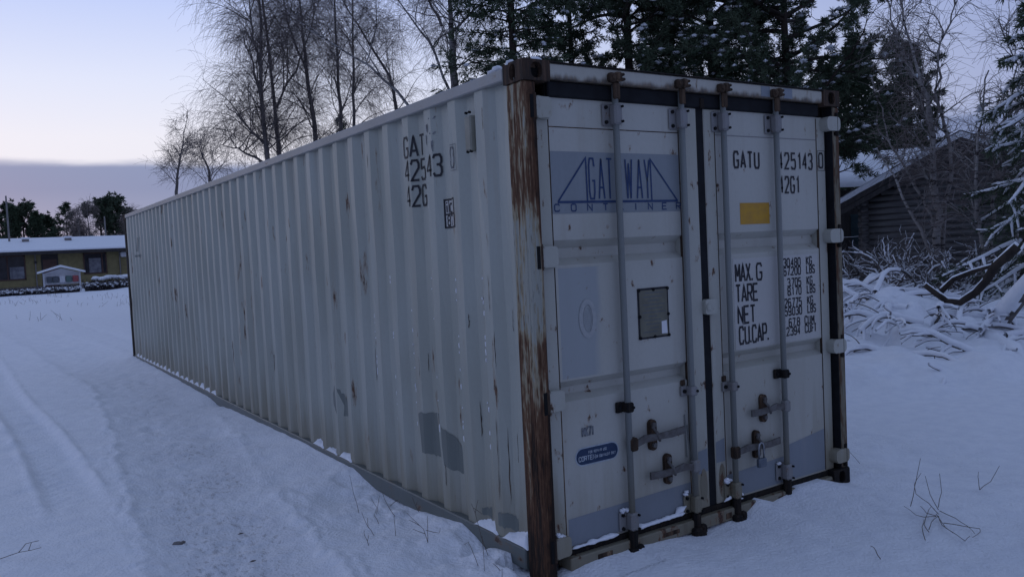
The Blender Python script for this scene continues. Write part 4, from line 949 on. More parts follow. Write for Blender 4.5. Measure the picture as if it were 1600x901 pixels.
# birches behind the container
def B(label, pts, D, top, r, seed, limbs=(), **k):
    p0 = W(*pts[0], D); b = (p0.x, p0.y, 0.); path = stem(pts, D, b); l = Vector(path[-1]); m = Vector(path[-2]); d = (l-m); d /= max(d.z, .1); path.append(tuple(l+Vector((d.x, d.y, 1))*(top-l.z)))
    return birch(label, b, path, r, top, seed, limbs=[stem(q_, D, b)[1:] for q_ in limbs], **k)
B('bare birch at the left of the close pair, its branches arching far to the left', [(418, 250), (408, 142), (407, 0)], 27, 14.5, .105, 1, limbs=[[(415, 225), (385, 195), (350, 160)], [(412, 170), (396, 100), (374, 40)], [(420, 260), (380, 235), (345, 225)], [(408, 110), (396, 50), (382, -40)]], nb=26)
B('bare birch standing close on the right of the arching birch', [(436, 245), (428, 160), (411, 0)], 28.5, 15, .105, 2, limbs=[[(430, 170), (470, 90), (500, -10)]], nb=30)
B('bare birch with slightly left leaning stem between the pair and the two straight ones', [(495, 220), (478, 106), (468, 0)], 28, 15, .105, 3, limbs=[[(480, 120), (450, 40), (430, -60)]], nb=28)
B('straight bare birch behind the container roof, left of two parallel stems', [(534, 205), (530, 124), (521, 0)], 31, 16, .10, 4, nb=30)
B('thin straight bare birch, right of two parallel stems', [(553, 198), (552, 100), (551, 0)], 33, 16, .085, 5, nb=26)
B('thick pale birch with a big limb forking to the left, beside the dark spruce', [(711, 150), (707, 73), (703, 0)], 25, 15, .17, 6, limbs=[[(704, 150), (680, 85), (656, 46), (622, 0), (600, -50)], [(706, 50), (740, 15), (800, -30)], [(640, 165), (590, 110), (500, 60), (430, 0)], [(690, 40), (660, -20), (640, -60)]], nb=26, mat='birch', brl=3.2)
B('bare birch low between stems with fan of branches over the roof edge', [(620, 175), (610, 120), (560, 40)], 34, 13, .10, 7, nb=30)
B('small bare tree with rounded crown standing alone by the far end of the container', [(275, 300), (278, 270), (284, 235)], 45, 9.2, .10, 8, nb=24, brl=2.0, zmin=.3, droop=.0, twl=(.3, .7), twr=.0055, sec=7, tw=5, name='bare_tree')
B('low bare tree in front of the arching birch, just over the container roof', [(330, 290), (325, 260), (315, 240)], 42, 7.0, .09, 9, nb=18, brl=2.2, droop=.15, twr=.005, sec=7, tw=5, name='bare_tree')

# conifers rising over the container doors
gC = 'dark conifers behind the container'
spruce('tall dark spruce over the near corner of the container, its lowest boughs dusted with snow', base_at(815, 22), 14.5, 3.0, 21, gC, nb=190, sub=17, bl=18, bladel=.17, bladew=.014, snow=.07)
pine('tall dark pine with its bare trunk above the left locking bars', base_at(992, 23.5), 13.5, 22, gC, nb=64, z0=.30, brl=3.3, nd=20, tl=.17, tw=.013)
pine('tall dark pine with dense crown above the centre of the doors', base_at(1120, 25), 14, 23, gC, nb=66, z0=.28, brl=3.6, r=.17, nd=20, tl=.17, tw=.013)
spruce('dark spruce half hidden between the near spruce and the first pine', base_at(905, 26.5), 13.5, 3.0, 24, gC, nb=120, sub=14, bl=15, bladel=.18, bladew=.015, snow=.06)
pine('dark pine with boughs reaching right past the rusty top corner of the container', base_at(1235, 24), 11.5, 25, gC, nb=66, z0=.26, brl=3.9, snow=.16, nd=20, tl=.17, tw=.013)
spruce('dark spruce filling the gap low between the two tall pines', base_at(1060, 29), 12.0, 3.4, 31, gC, nb=120, sub=14, bl=14, bladel=.2, bladew=.017, snow=.05)
spruce('dark spruce low between the second pine and the leaning boughs', base_at(1185, 29), 11.0, 3.2, 32, gC, nb=110, sub=14, bl=14, bladel=.2, bladew=.017, snow=.08)
spruce('pointed dark spruce right of the container, behind the snowy shed roof', base_at(1343, 39), 9.8, 3.3, 26, gC, nb=120, sub=14, bl=15, bladel=.24, bladew=.026, snow=.0)
spruce('pointed dark spruce standing behind the low end of the log cabin roof', base_at(1428, 41), 9.8, 3.2, 27, gC, nb=120, sub=14, bl=15, bladel=.24, bladew=.026, snow=.0)
spruce('shorter dark spruce filling the gap between the two pointed ones', base_at(1392, 43), 8.4, 3.2, 28, gC, nb=100, sub=14, bl=14, bladel=.24, bladew=.026, snow=.0)
spruce('small dark spruce just beyond the right end of the container', base_at(1295, 38), 9.0, 2.4, 29, gC, nb=70, sub=12, bl=14, bladel=.2, bladew=.016, snow=.0)
spruce('small distant spruce showing as a dark clump low between the birch stems', base_at(545, 42), 8.6, 1.8, 30, gC, nb=50, sub=8, bl=10, bladel=.25, bladew=.02, snow=0)

# trees behind the bungalow
gF = 'trees behind the yellow bungalow'
fp = pine('dark bushy pine at the left edge of the photo behind the yellow bungalow', base_at(6, 100), 8.0, 41, gF, nb=46, z0=.10, brl=2.1, tuft=5, sub=7, snow=0, tl=.36, tw=.045, nd=7)
for px, D, s_, lb in ((40, 98, 1.0, 'broad dark pine second from the left edge behind the bungalow'), (-30, 104, 1.0, 'dark pine partly cut off by the left edge of the photo'), (72, 101, .86, 'narrow dark pine left of the loose spruce behind the bungalow'), (160, 94, 1.02, 'ragged dark pine right of the pale birches behind the bungalow'), (180, 97, 1.05, 'dark pine with a tufted top beside the far corner of the container'), (202, 103, .95, 'dark pine mostly hidden by the far end of the container')):
    copytree(fp, base_at(px, D), px*1.3, s_, lb, gF)
spruce('slim pointed spruce at the left edge behind the bungalow', base_at(22, 96), 8.3, 2.0, 44, gF, nb=46, sub=9, bl=7, zmin=.1, snow=0, bladel=.42, bladew=.045, r=.12)
spruce('pointed spruce between the dark pines left of the loose spruce', base_at(60, 96), 7.6, 2.2, 45, gF, nb=46, sub=9, bl=7, zmin=.1, snow=0, bladel=.42, bladew=.045, r=.12)
spruce('loose open spruce with level branches above the bungalow roof vent', base_at(107, 93), 8.2, 3.0, 43, gF, nb=46, sub=9, bl=7, zmin=.1, snow=0, bladel=.42, bladew=.045, r=.12)
for i, (px, D, h) in enumerate(((126, 90, 7.6), (141, 91, 7.8), (203, 92, 7.0))):
    b = base_at(px, D); birch(('pale bare birch left of a pair behind the bungalow', 'pale bare birch right of a pair behind the bungalow', 'pale bare birch close beside the far corner of the container')[i], b, [(0, 0, 0), (.1, 0, h*.5), (0, 0, h)], .14, h, 50+i, gF, nb=30, tw=6, brl=2.2, zmin=.15, twr=.013, mat='birch', sec=8, twl=(.4, .9))

# ------------------------------------------------------------------ yellow bungalow
hs = thing('bungalow', 'long low yellow brick bungalow with snow covered roof behind the hedge', 'house', (0, 73, 0))
def part(nm, mat, parent, *boxes, b=0, **k):
    q = MB()
    for bx in boxes: q.box(*bx, b)
    return q.build(nm, M[mat], parent, **k)
part('wall', 'brick', hs, (-13, 16, 0, 9, -.2, 3.0))
part('plinth', 'pole', hs, (-13.05, 16.05, -.06, 0, -.2, .35))
q = MB()
for (x0, x1, y0, z0, z1, y1) in ((-14, 17, -1.15, 3.10, 4.30, 5.4), (-14, 17, 11.0, 3.10, 4.30, 5.4)):
    q.add([(x0, y0, z0), (x1, y0, z0), (x1, y1, z1), (x0, y1, z1), (x0, y0, z0+.20), (x1, y0, z0+.20), (x1, y1, z1+.18), (x0, y1, z1+.18)], [(0, 1, 2, 3), (4, 5, 6, 7), (0, 1, 5, 4), (0, 3, 7, 4), (1, 2, 6, 5)])
rf = q.build('roof', M['snow'], hs)
part('fascia', 'fascia', rf, (-14.02, 17.02, -1.17, -1.08, 2.92, 3.18)); part('soffit', 'fascia', hs, (-13.9, 16.9, -1.08, 0, 2.93, 3.0))
for x0, x1 in ((1.45, 1.95), (4.60, 5.10)):
    v = part('roof_vent', 'pole', rf, (x0, x1, 3.2, 3.7, 3.9, 4.30)); part('vent_snow', 'snow', v, (x0-.08, x1+.08, 3.15, 3.75, 4.30, 4.46), b=.06)
def window(x0, x1, z0, z1, mull=(), pane='glass'):
    f = part('window', 'winframe', hs, (x0, x1, -.07, .0, z0, z0+.09), (x0, x1, -.07, .0, z1-.09, z1), (x0, x0+.09, -.07, .0, z0, z1), (x1-.09, x1, -.07, .0, z0, z1), *[(m-.05, m+.05, -.072, 0, z0, z1) for m in mull])
    part('pane', pane, f, (x0+.05, x1-.05, -.03, -.02, z0+.05, z1-.05)); return f
window(-.95, 1.40, .95, 2.92, (.16,)); window(5.55, 7.30, 1.15, 2.9, (6.95,)); window(-6, -3, .95, 2.92, (-4.5,)); window(9.5, 11.5, 1.15, 2.9, (10.5,))
part('curtain', 'curtain', hs, (.30, 1.28, -.035, -.031, 1.05, 2.0)); part('curtain', 'curtain', hs, (5.95, 6.85, -.035, -.031, 1.25, 2.45))
e = part('entrance', 'fascia', hs, (2.50, 3.72, -.04, .0, .3, 2.9)); part('door', 'winframe', e, (2.62, 3.60, -.07, -.04, .3, 2.5))
for x in (2.1, 8.3): part('downpipe', 'pole', hs, (x-.04, x+.04, -.12, -.03, .2, 2.93))
part('wall_lamp', 'fascia', hs, (2.02, 2.2, -.14, -.02, 2.2, 2.42)); part('eave_tank', 'whitewood', hs, (8.35, 9.0, -.5, -.1, 2.45, 2.9), b=.08)
# letterbox shelter
sh = thing('letterbox_shelter', 'small white gabled shelter with a row of letterboxes in front of the bungalow', 'letterbox shelter', (0, 65, 0))
for x in (2.10, 4.42): part('post', 'whitewood', sh, (x-.06, x+.06, -.06, .06, -.1, 1.42))
q = MB(); q.prism([(2.0, 1.36), (4.5, 1.36), (3.22, 1.74)], lambda a, b: (a, -.02, b), lambda a, b: (a, .03, b)); q.build('gable_board', M['whitewood'], sh)
part('back_board', 'whitewood', sh, (2.1, 4.4, .02, .06, .55, 1.36))
q = MB()
for x0, z0, x1, z1 in ((1.72, 1.40, 3.22, 1.82), (4.78, 1.36, 3.22, 1.82)): q.prism([(x0, z0), (x1, z1), (x1, z1+.15), (x0, z0+.12)], lambda a, b: (a, -.45, b), lambda a, b: (a, .55, b))
q.build('roof', M['snow'], sh)
for x0, m_n in ((2.25, 'boxdark'), (2.66, 'boxdark'), (3.08, 'whitewood'), (3.50, 'boxgreen'), (3.94, 'boxred')):
    part('letterbox', m_n, sh, (x0, x0+.36, -.28, 0, .70, 1.16), b=.02)
# hedges
def hedge(label, x0, x1, y0, y1, z1, seed):
    rg = np.random.default_rng(seed); t = thing('hedge', label, 'hedge', ((x0+x1)/2, (y0+y1)/2, 0)); n = int((x1-x0)*160)
    S = np.stack([rg.uniform(x0, x1, n)-(x0+x1)/2, rg.uniform(y0, y1, n)-(y0+y1)/2, np.zeros(n)], -1); D = rg.normal(0, .35, (n, 3)); D[:, 2] = 1; P = grow(S, D, rg.uniform(.5, 1, n)*z1, 3, 0, .15, rg)
    V, F = ribs(P, .02, .010, 3); o = np_mesh('hedge_twigs', V, F, M['hedge'], t); o['kind'] = 'stuff'
    m = rg.random(n) < .55; V, F = octas(P[m][:, 2+0], rg.uniform(.05, .15, m.sum()), rg); o = np_mesh('hedge_snow', V, F, M['snow'], t, True); o['kind'] = 'stuff'
hedge('low snow dusted hedge at the left edge below the bungalow windows', -5, 4.05, 61.6, 62.6, .62, 61); hedge('taller snow capped hedge between the letterbox shelter and the container', 4.5, 9.5, 62, 63.4, .95, 62)
q = MB()
for i in range(24): blob(q, (5.2+i*.2, 62.7+rnd.uniform(-.3, .3), .86+rnd.uniform(-.05, .08)), (.3, .3, .14))
tag(q.build('snow_cap', M['snow'], None, True), 'rounded white snow cap lying on the hedge beside the container', 'snow cap')
for px, py, nm, lb in ((9, 306, 'flag_pole', 'thin grey flagpole at the left edge in front of the dark pines'), (163, 338, 'utility_pole', 'short grey utility pole rising over the right part of the bungalow roof')):
    D = 84 if px == 163 else 80; p = W(px, py, D); q = MB(); q.tube([(0, 0, 0), (0, 0, p.z)], [.09, .06], 8); o = q.build(nm, M['pole'], None, True); o.location = (p.x, p.y, 0); tag(o, lb, 'pole')

# ------------------------------------------------------------------ log cabin and shed on the right
er = Vector((.141, -.990, 0)); bk = Vector((.990, .141, 0)); RB = Vector((19.12, 7.72, 0)); HW = 3.0
cab = thing('log_cabin', 'old grey log cabin with snow on its gabled roof behind the bare birch', 'cabin', RB, rz=math.atan2(bk.y, bk.x)-math.pi/2)
# local frame: x = along the gable (to the right), y = away from the camera
ZE, ZR, ZB = 2.42, 3.80, -.2
def logmesh(L, r):
    q = MB(); q.tube([(-L/2, 0, 0), (-L/4, .006, .004), (L/4, -.006, -.003), (L/2, 0, 0)], [r*.95, r, r, r*.96], 10); return q
z = ZB+.1; k = 0
while z < ZR-.15:
    half = HW-.30 if z < ZE-.0 else (HW-.30)*(ZR-z)/(ZR-ZE)
    ext = .22 if z < ZE else 0
    r = .092*rnd.uniform(.93, 1.05); q = logmesh(2*(half+ext), r); o = q.build('log', M['log'], cab, True); o.location = (rnd.uniform(-.01, .01), rnd.uniform(-.012, .012), z)
    if z < ZE:
        for s_ in (-1, 1):
            o = logmesh(6.4, r).build('log', M['log'], cab, True); o.rotation_euler.z = math.pi/2; o.location = (s_*(HW-.30), 3.0, z+.085)
    z += .172
part('inner_wall', 'fascia', cab, (-HW+.35, HW-.35, .03, 6, ZB, ZE))
q = MB(); q.prism([(-HW+.3, ZE), (HW-.3, ZE), (0, ZR-.12)], lambda a, b: (a, .02, b), lambda a, b: (a, .10, b)); q.build('gable_backing', M['fascia'], cab)
for s_ in (-1, 1):
    ex = HW+.25; ez = ZR-(ZR-ZE)*ex/HW
    prism_ = [(0, ZR-.02), (s_*ex, ez-.02), (s_*ex, ez+.06), (0, ZR+.06)]
    q = MB(); q.prism(prism_, lambda a, b: (a, -.55, b), lambda a, b: (a, 6.6, b)); rfo = q.build('roof', M['plank'], cab)
    q = MB(); n = 14; V = []
    for i in range(n+1):
        x = s_*ex*1.01*i/n; zt = ZR+.062-(ZR-ZE)*(ex*i/n)/HW
        for y_ in np.linspace(-.635, 6.62, 12): V.append((x, float(y_), zt+.12+.05*rnd.random()*(0 if i == n else 1)-(.0 if y_ < -.5 else 0)))
    q.add(V, [(i*12+j, (i+1)*12+j, (i+1)*12+j+1, i*12+j+1) for i in range(n) for j in range(11)])
    V = []
    for i in range(n+1):
        x = s_*ex*1.01*i/n; zt = ZR+.062-(ZR-ZE)*(ex*i/n)/HW; V += [(x, -.63, zt-.015-.02*rnd.random()), (x, -.635, zt+.11+.03*rnd.random())]
    q.add(V, [(2*i, 2*i+1, 2*i+3, 2*i+2) for i in range(n)]); q.build('roof_snow', M['snow'], rfo, True)
    for dz in (0, -.17):       # barge boards
        q = MB(); q.prism([(0, ZR+.04+dz), (s_*ex, ez+.04+dz), (s_*ex, ez-.10+dz), (0, ZR-.10+dz)], lambda a, b: (a, -.60+dz*.3, b), lambda a, b: (a, -.556+dz*.3, b)); q.build('barge_board', M['plank'], rfo)
# shed
e0 = Vector((22.47, 13.83, 0)); ed = Vector((.54, -.84, 0)).normalized(); shd = thing('shed', 'low dark shed with snowy sloping roof between the container and the log cabin', 'shed', e0, rz=math.atan2(ed.y, ed.x))
for i in range(44):
    x = -5+i*.2; o = part('plank', 'plank', shd, (0, .186, 0, .03, -.1, 3.05)); o.location = (x, .35+.012*rnd.random(), 0)
part('door', 'teal', shd, (.35, 1.5, .30, .35, .2, 2.2), (-1.6, -.5, .30, .35, .2, 2.2))
part('inner_wall', 'fascia', shd, (-5, 3.8, .40, 4.5, -.1, 3.05))
q = MB(); xs0_, xs1_ = -5.3, 2.9
V = []; 
for x in np.linspace(xs0_, xs1_, 24):
    for j, (y_, z_) in enumerate(((-.05, 3.10), (-.05, 3.26), (1.0, 3.62), (2.2, 4.06), (3.4, 4.52), (3.5, 4.3))): V.append((float(x)+(0 if x < 2 else -.25*y_*.3), y_, z_+.03*rnd.random()))
q.add(V, [(i*6+j, i*6+j+1, (i+1)*6+j+1, (i+1)*6+j) for i in range(23) for j in range(5)]+[tuple(range(6)), tuple(range(23*6, 24*6))]); q.build('roof_snow', M['snow'], shd, True)

# ------------------------------------------------------------------ birch clump and brush on the right
def rb(label, pts, D, r, seed, name='birch_tree', mat='birch', nb=16, brl=1.3, top=None, tw=4, sec=6, droop=.05, gnd=.25, **k):
    p0 = W(*pts[0], D); b = (p0.x, p0.y, min(p0.z, gz(p0.x, p0.y))-.05); path = [(0, 0, 0)]+stem(pts, D, b)[1:]
    return birch(label, b, path, r, 6, seed, mat=mat, nb=nb, brl=brl, tw=tw, sec=sec, droop=droop, twr=.0032, twl=(.25, .6), name=name, zmin=.35, **k)
rb('pale birch with forked crown before the log cabin', [(1460, 455), (1463, 400), (1468, 343), (1459, 290), (1458, 250), (1455, 200), (1450, 166), (1436, 117), (1413, 30), (1405, -30)], 17, .085, 71, nb=20, brl=1.3, limbs=[[(1450, 166), (1403, 67), (1390, 17), (1380, -30)], [(1463, 300), (1490, 240), (1475, 200), (1463, 140), (1471, 67), (1491, 7), (1495, -40)], [(1463, 400), (1436, 357), (1403, 290), (1370, 233)], [(1456, 340), (1423, 277), (1393, 227), (1380, 190)], [(1436, 117), (1426, 67), (1440, 10)]] and [], )
for i, (pts, r, lb) in enumerate((([(1450, 166), (1428, 120), (1403, 67), (1390, 17), (1380, -30)], .05, None), ([(1470, 310), (1492, 240), (1472, 190), (1463, 140), (1471, 67), (1491, 7), (1495, -40)], .045, None))):
    pass
rb('slim birch stem leaning left, nearer the container, in front of the cabin wall', [(1466, 460), (1458, 400), (1436, 357), (1403, 290), (1385, 255), (1370, 233)], 16.8, .05, 72, nb=6, brl=.8)
rb('birch stem leaning left behind the slimmer one', [(1470, 455), (1462, 360), (1456, 340), (1423, 277), (1393, 227), (1375, 170), (1362, 120)], 17.2, .045, 73, nb=8, brl=.9)
rb('thin birch stem curving right and up from the pale birch', [(1472, 455), (1474, 340), (1490, 262), (1476, 200), (1463, 140), (1471, 67), (1491, 7), (1495, -40)], 17.1, .05, 74, nb=18, brl=1.4)
rb('thin birch stem bending left high in front of the spruces', [(1464, 455), (1462, 300), (1456, 200), (1448, 150), (1424, 110), (1403, 67), (1390, 17), (1380, -30)], 17.3, .045, 75, nb=18, brl=1.4)
rb('grey crooked tree with a stub branch in front of the right part of the cabin', [(1540, 440), (1536, 400), (1533, 367), (1527, 330), (1525, 283), (1526, 227), (1536, 160), (1545, 110)], 16.2, .06, 76, nb=14, brl=1.3)
rb('crooked bare sapling in front of the cabin gable, right of the grey tree', [(1548, 430), (1552, 330), (1550, 290), (1560, 240), (1580, 190), (1600, 120)], 16.6, .04, 77, nb=12, brl=1.4, name='sapling')
rb('thin bare sapling with arching twigs at the right edge', [(1590, 420), (1592, 300), (1575, 200), (1588, 100), (1560, 30)], 18, .04, 78, nb=16, brl=1.5, name='sapling')
# low crooked shrubs with snow on their limbs
def shrub(label, px, py, D, seed, n=6, L=1.6, group='crooked snowy shrubs by the container'):
    rg = np.random.default_rng(seed); p = W(px, py, D); b = (p.x, p.y, gz(p.x, p.y)-.03); t = thing('shrub', label, 'shrub', b, group)
    az = rg.uniform(0, 6.28, n); e = np.radians(rg.uniform(25, 75, n)); D_ = np.stack([np.cos(az)*np.cos(e), np.sin(az)*np.cos(e), np.sin(e)], -1)
    P = grow(np.zeros((n, 3)), D_, rg.uniform(.6, 1, n)*L, 8, .05, .26, rg); s2, d2, _ = kids(P, 7, rg, .2, 1, (30, 70)); P2 = grow(s2, d2, rg.uniform(.3, .9, len(s2))*L*.5, 6, .05, .25, rg)
    s3, d3, _ = kids(P2, 6, rg, .2, 1, (30, 70)); P3 = grow(s3, d3, rg.uniform(.1, .3, len(s3))*L, 4, .03, .2, rg)
    V, F = join([ribs(P, .030, .010, 6), ribs(P2, .011, .005, 4), ribs(P3, .005, .003, 3)]); np_mesh('branches', V, F, M['bark'], t)
    q1 = P[:, 1:]+np.array([0, 0, .028]); q2 = P2[rg.random(len(P2)) < .5]+np.array([0, 0, .014]); q3 = P3[rg.random(len(P3)) < .15]+np.array([0, 0, .007]); V, F = join([ribs(q1, .026, .014, 5), ribs(q2, .012, .007, 4), ribs(q3, .006, .004, 3)]); o = np_mesh('branch_snow', V, F, M['snow'], t, True); o['kind'] = 'stuff'
for i, (px, py, D, L) in enumerate(((1392, 462, 17, 1.5), (1345, 455, 18, 1.5), (1440, 468, 16, 1.0), (1490, 462, 15.5, .9), (1372, 430, 20, 1.7), (1415, 440, 19, 1.2), (1510, 440, 17, 1.1))):
    shrub(('crooked dark shrub with snow on its limbs rising from the snow by the birches', 'low snowy shrub just right of the container end', 'snowy shrub at the foot of the pale birch', 'snowy tangle of branches under the grey crooked tree', 'dark shrub in front of the teal shed door', 'twiggy shrub left of the cabin corner', 'snowy shrub below the cabin wall')[i], px, py, D, 80+i, L=L)
# leaning and fallen trunks
def trunk(label, pts, D, r, snow=.8, name='fallen_log', cat='fallen log', seed=1, mat='bark', Ds=None):
    Ds = Ds or [D]*len(pts); P = [W(px, py, d) for (px, py), d in zip(pts, Ds)]; b = P[0].copy(); t = thing(name, label, cat, b); Q = []
    for a_, c_ in zip(P, P[1:]):
        for i in range(3): Q.append(a_.lerp(c_, i/3)-b)
    Q.append(P[-1]-b); n = len(Q); q = MB(); q.tube(Q, [r*(1-.45*i/n) for i in range(n)], 9); q.build('trunk', M[mat], t, True)
    q = MB(); q.tube([v+Vector((-.25*r if snow > 1 else 0, 0, r*(.42 if snow > 1 else .75)*(1-.45*i/n))) for i, v in enumerate(Q)], [r*snow*(1-.45*i/n)*rnd.uniform(.85, 1.15) for i in range(n)], 9); q.build('trunk_snow', M['snow'], t, True)
    return t
trunk('dark curved trunk bowing down to the snow below the snowy spruce', [(1590, 385), (1556, 415), (1540, 440), (1524, 457), (1500, 472), (1480, 470), (1462, 458), (1445, 445)], 12.7, .065, .55, mat='pinebark')
trunk('dark leaning trunk above the bowed one, snow along its top', [(1470, 455), (1490, 436), (1520, 424), (1550, 415)], 13.4, .045, .6, mat='pinebark')
trunk('thick snow covered log slanting up to the right edge', [(1535, 538), (1560, 505), (1600, 455), (1650, 400)], 12.5, .13, 1.25, Ds=[12.9, 12.5, 12, 11.4])
trunk('snow covered log behind the thick slanting log', [(1530, 500), (1570, 480), (1625, 452)], 13.6, .12, 1.2)
trunk('bent snow covered branch drooping to the ground right of the brush pile', [(1548, 530), (1585, 548), (1600, 570), (1612, 600)], 11.4, .09, 1.1, Ds=[12, 11.2, 10.8, 10.3])
# brushwood pile: each branch a thing of its own, the shape shared
gB = 'snow covered branches in the brush pile'
kindsB = []
for s_ in range(7):
    rg = np.random.default_rng(200+s_); S = np.zeros((1, 3)); D_ = np.array([[1., 0, rg.uniform(.15, .35)]]); P = grow(S, D_, np.array([rg.uniform(.7, 1.3)]), 10, .07, .13, rg)
    s2, d2, _ = kids(P, 7, rg, .2, 1, (25, 60)); P2 = grow(s2, d2, rg.uniform(.2, .5, len(s2)), 5, .10, .15, rg)
    V1 = join([ribs(P, .026, .010, 6), ribs(P2, .009, .004, 4)]); q1 = P+np.array([0, 0, .036]); q2 = P2+np.array([0, 0, .018]); V2 = join([ribs(q1, .050, .028, 7), ribs(q2[rg.random(len(q2)) < .8], .024, .014, 5)])
    kindsB.append((V1, V2))
first = {}
for i in range(96):
    D = rnd.uniform(11.6, 15.8) if i < 80 else rnd.uniform(10.6, 11.6); px = rnd.uniform(1322, 1500) if i % 4 else rnd.uniform(1500, 1610); p = W(px, 480, D); k = i % 7; z = gz(p.x, p.y)
    lb = 'snow laden fallen branch lying in the brush pile right of the container'
    if k not in first:
        t = thing('fallen_branch', lb, 'branch', (p.x, p.y, z-.06), gB); np_mesh('branch_wood', *kindsB[k][0], M['bark'], t); o = np_mesh('branch_snow', *kindsB[k][1], M['snow'], t, True); o['kind'] = 'stuff'; first[k] = t
        t.rotation_euler = (0, 0, rnd.uniform(0, 6.28))
    else:
        t = copytree(first[k], (p.x, p.y, z-.09+.10*rnd.random()-(.06 if D < 11.6 else 0)), rnd.uniform(0, 6.28), rnd.uniform(.7, 1.1), lb, gB)
# snow-laden spruce at the right edge
spruce('spruce at the right edge with boughs drooping under heavy snow', (11.95, 2.85, .1), 5.4, 2.0, 91, None, nb=76, sub=15, bl=20, zmin=.05, snow=.06, bladel=.11, bladew=.008, r=.10, snowr=.06, droop=.17, laden=.38)
spruce('dark spruce reaching in at the upper right edge', base_at(1672, 20), 9.0, 2.6, 92, None, nb=80, sub=13, bl=16, snow=.06, bladel=.14, droop=.1)

# ------------------------------------------------------------------ dead stalks in the snow
def weed(label, px, py, lines, name='dead_weed', cat='weed', r=.0028, group=None):
    d = fwd+cam_right*((px-800)/1274.68)+cam_up*((450.5-py)/1274.68); k = -CAM.z/d.z; p = CAM+d*k; z = gz(p.x, p.y); p = CAM+d*((z-CAM.z)/d.z)
    s_ = (p-CAM).dot(fwd)/1274.68; fh = Vector((fwd.x, fwd.y, 0)).normalized(); t = MB()
    for L in lines:
        dep = rnd.uniform(-.06, .06); P = []
        for i, (x, y) in enumerate(L):
            if y > py:
                dd = fwd+cam_right*((x-800)/1274.68)+cam_up*((450.5-y)/1274.68); g_ = CAM+dd*((z+.025-CAM.z)/dd.z); P.append(Vector((g_.x-p.x, g_.y-p.y, gz(g_.x, g_.y)-z+.022)))
            else: P.append(rgt*((x-px)*s_)+Vector((0, 0, (py-y)*s_+.01))+fh*dep*(i/max(1, len(L)-1)))
        Q = []
        for a_, b_ in zip(P, P[1:]): Q += [a_, a_.lerp(b_, .5)+Vector((rnd.uniform(-1, 1), rnd.uniform(-1, 1), rnd.uniform(-1, 1)))*.003]
        Q.append(P[-1]); t.tube(Q, [r*.8*(1-.5*i/len(Q)) for i in range(len(Q))], 5)
    o = t.build(name, M['deadgrass'], None, True); o.location = p; return tag(o, label, cat, group)
def zc(L, ox, oy, s): return [[(ox+x/s, oy+y/s) for x, y in l] for l in L]
s1 = 793/300
weed('spreading dead weed with tangled stalks in the snow right of the container', 1466, 801, zc([[(440, 640), (400, 600), (350, 560), (345, 520), (375, 475)], [(325, 610), (335, 520), (350, 400)], [(440, 630), (400, 560), (375, 478)], [(440, 620), (460, 560), (458, 485)], [(445, 635), (510, 655), (560, 690), (590, 722)], [(430, 655), (380, 660), (345, 650), (312, 618)], [(430, 640), (470, 700), (550, 752), (570, 730)], [(430, 650), (390, 640), (350, 600)], [(400, 720), (380, 690), (395, 640), (430, 630)], [(400, 710), (410, 680), (440, 650)], [(460, 680), (540, 690), (610, 700), (612, 715), (580, 735)], [(440, 650), (455, 690), (500, 720)], [(385, 750), (372, 700), (380, 670)]], 1300, 560, s1))
weed('small forked dead stalk standing right of the spreading weed', 1531, 764, zc([[(610, 540), (605, 510), (604, 470)], [(610, 540), (645, 510), (672, 440)]], 1300, 560, s1))
weed('short bent straw near the foot of the right container corner', 1343, 726, zc([[(115, 438), (80, 392)]], 1300, 560, s1), r=.002)
weed('tiny straw bent into a loop in the snow below the container doors', 1376, 870, zc([[(200, 822), (190, 805), (180, 795)]], 1300, 560, s1), r=.003)
s2 = 1007/380
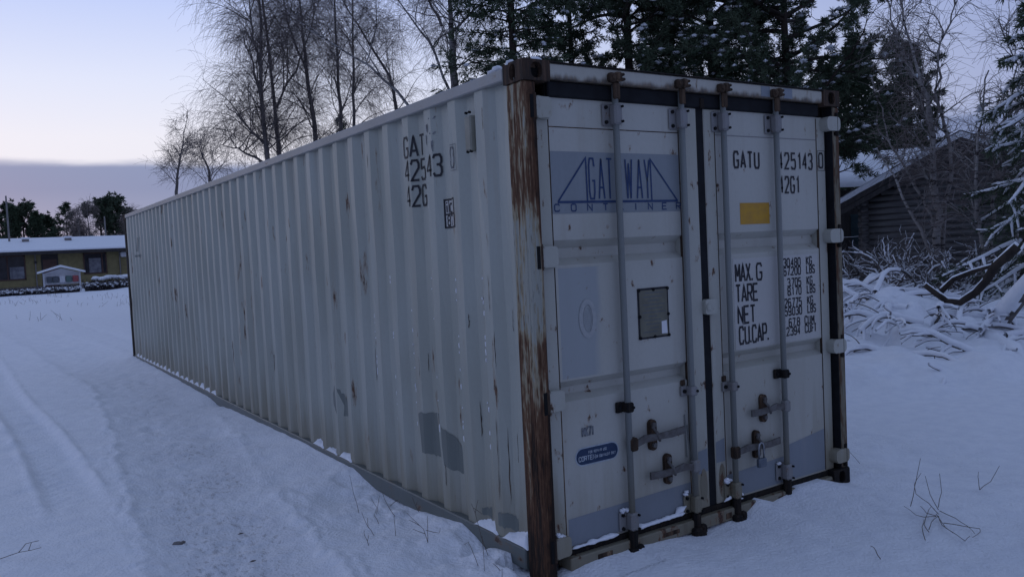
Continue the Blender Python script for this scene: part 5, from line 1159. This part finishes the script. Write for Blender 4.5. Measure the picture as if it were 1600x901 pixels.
for L, lb in (([[(215, 645), (195, 570), (180, 492)]], 'single upright dead stalk left of the others beside the container'), ([[(297, 690), (280, 655), (292, 620), (270, 582)], [(290, 650), (300, 582)]], 'forked dead stalk standing second from the left beside the container'),
    ([[(365, 660), (335, 600), (322, 550)], [(345, 615), (375, 600)]], 'leaning dead stalk right behind the forked one'), ([[(277, 738), (250, 700), (228, 645)], [(255, 705), (250, 670)]], 'low curved dead stalk in front of the forked one'), ([[(255, 780), (238, 742), (235, 725)], [(250, 762), (255, 740)]], 'very short dead twig nearest the track'),
    ([[(367, 740), (358, 668)]], 'short straight dead stalk between the clumps'), ([[(500, 768), (485, 710), (420, 640)], [(490, 730), (440, 710)], [(495, 715), (550, 728), (555, 705)], [(500, 768), (503, 660)], [(470, 695), (422, 680)]], 'many branched dead weed in the middle beside the container'), ([[(462, 640), (440, 572)], [(455, 610), (462, 590)]], 'thin dead stalk close to the bottom rail'),
    ([[(750, 825), (725, 740), (705, 640), (692, 600)], [(705, 640), (720, 585)], [(700, 620), (735, 632)], [(728, 740), (733, 855)]], 'tall dead stalk nearest the rusty post'), ([[(708, 865), (690, 810), (672, 765), (655, 775)]], 'hooked dead stalk with a dark seed head near the rusty post'), ([[(800, 885), (770, 850)], [(805, 890), (808, 870)]], 'faint short straws at the foot of the rusty post')):
    bx, by = L[0][0]; weed(lb, 480+bx/s2, 560+by/s2, zc(L, 480, 560, s2), r=.0022)
s3 = 1175/600
weed('dead branched twig lying on the snow at the lower left edge', 2, 876, zc([[(0, 852), (60, 835), (125, 825)], [(58, 835), (90, 805), (138, 793)], [(90, 830), (110, 800)]], 0, 440, s3), 'dead_twig', 'twig')
for px, py, lb in ((376, 834, 'dark curled leaf lying by the ridge of the wheel track'), (395, 877, 'dark leaf lying lowest in the wheel track'), (278, 850, 'dark clod in the scraped wheel track')):
    d = fwd+cam_right*((px-800)/1274.68)+cam_up*((450.5-py)/1274.68); p = CAM+d*(-CAM.z/d.z); z = gz(p.x, p.y); p = CAM+d*((z+.004-CAM.z)/d.z); q = MB()
    if px != 278: q.add([(-.02, 0, .003), (0, .008, .008), (.022, .002, .004), (0, -.007, .010), (-.008, 0, .0), (.01, .0, .0)], [(0, 1, 3), (1, 2, 3), (0, 4, 1), (2, 5, 1), (0, 3, 4), (3, 2, 5), (4, 5, 3), (4, 5, 1)])
    else: blob(q, (0, 0, .006), (.03, .022, .014)); blob(q, (.03, .01, .004), (.015, .012, .01))
    o = q.build('leaf' if px != 278 else 'clod', M['bark'] if px != 278 else M['pole'], None); o.location = p; tag(o, lb, 'leaf' if px != 278 else 'clod')
# meadow stubble in the middle distance
rg = np.random.default_rng(5); n = 500; S = np.stack([rg.uniform(-4, 4.5, n), rg.uniform(22, 58, n), np.zeros(n)], -1); S[:, 2] = ground(S[:, 0], S[:, 1]); keep = vnoise(S[:, 0]*.5, S[:, 1]*.25, 9) > .55; S = S[keep]
P = grow(S, np.tile([0., 0, 1], (len(S), 1))+rg.normal(0, .3, S.shape), rg.uniform(.08, .35, len(S)), 3, .05, .2, rg); V, F = ribs(P, .006, .004, 3); o = np_mesh('meadow_stubble', V, F, M['deadgrass']); tag(o, 'thin dead straws poking through the snow field before the bungalow', 'grass'); o['kind'] = 'stuff'
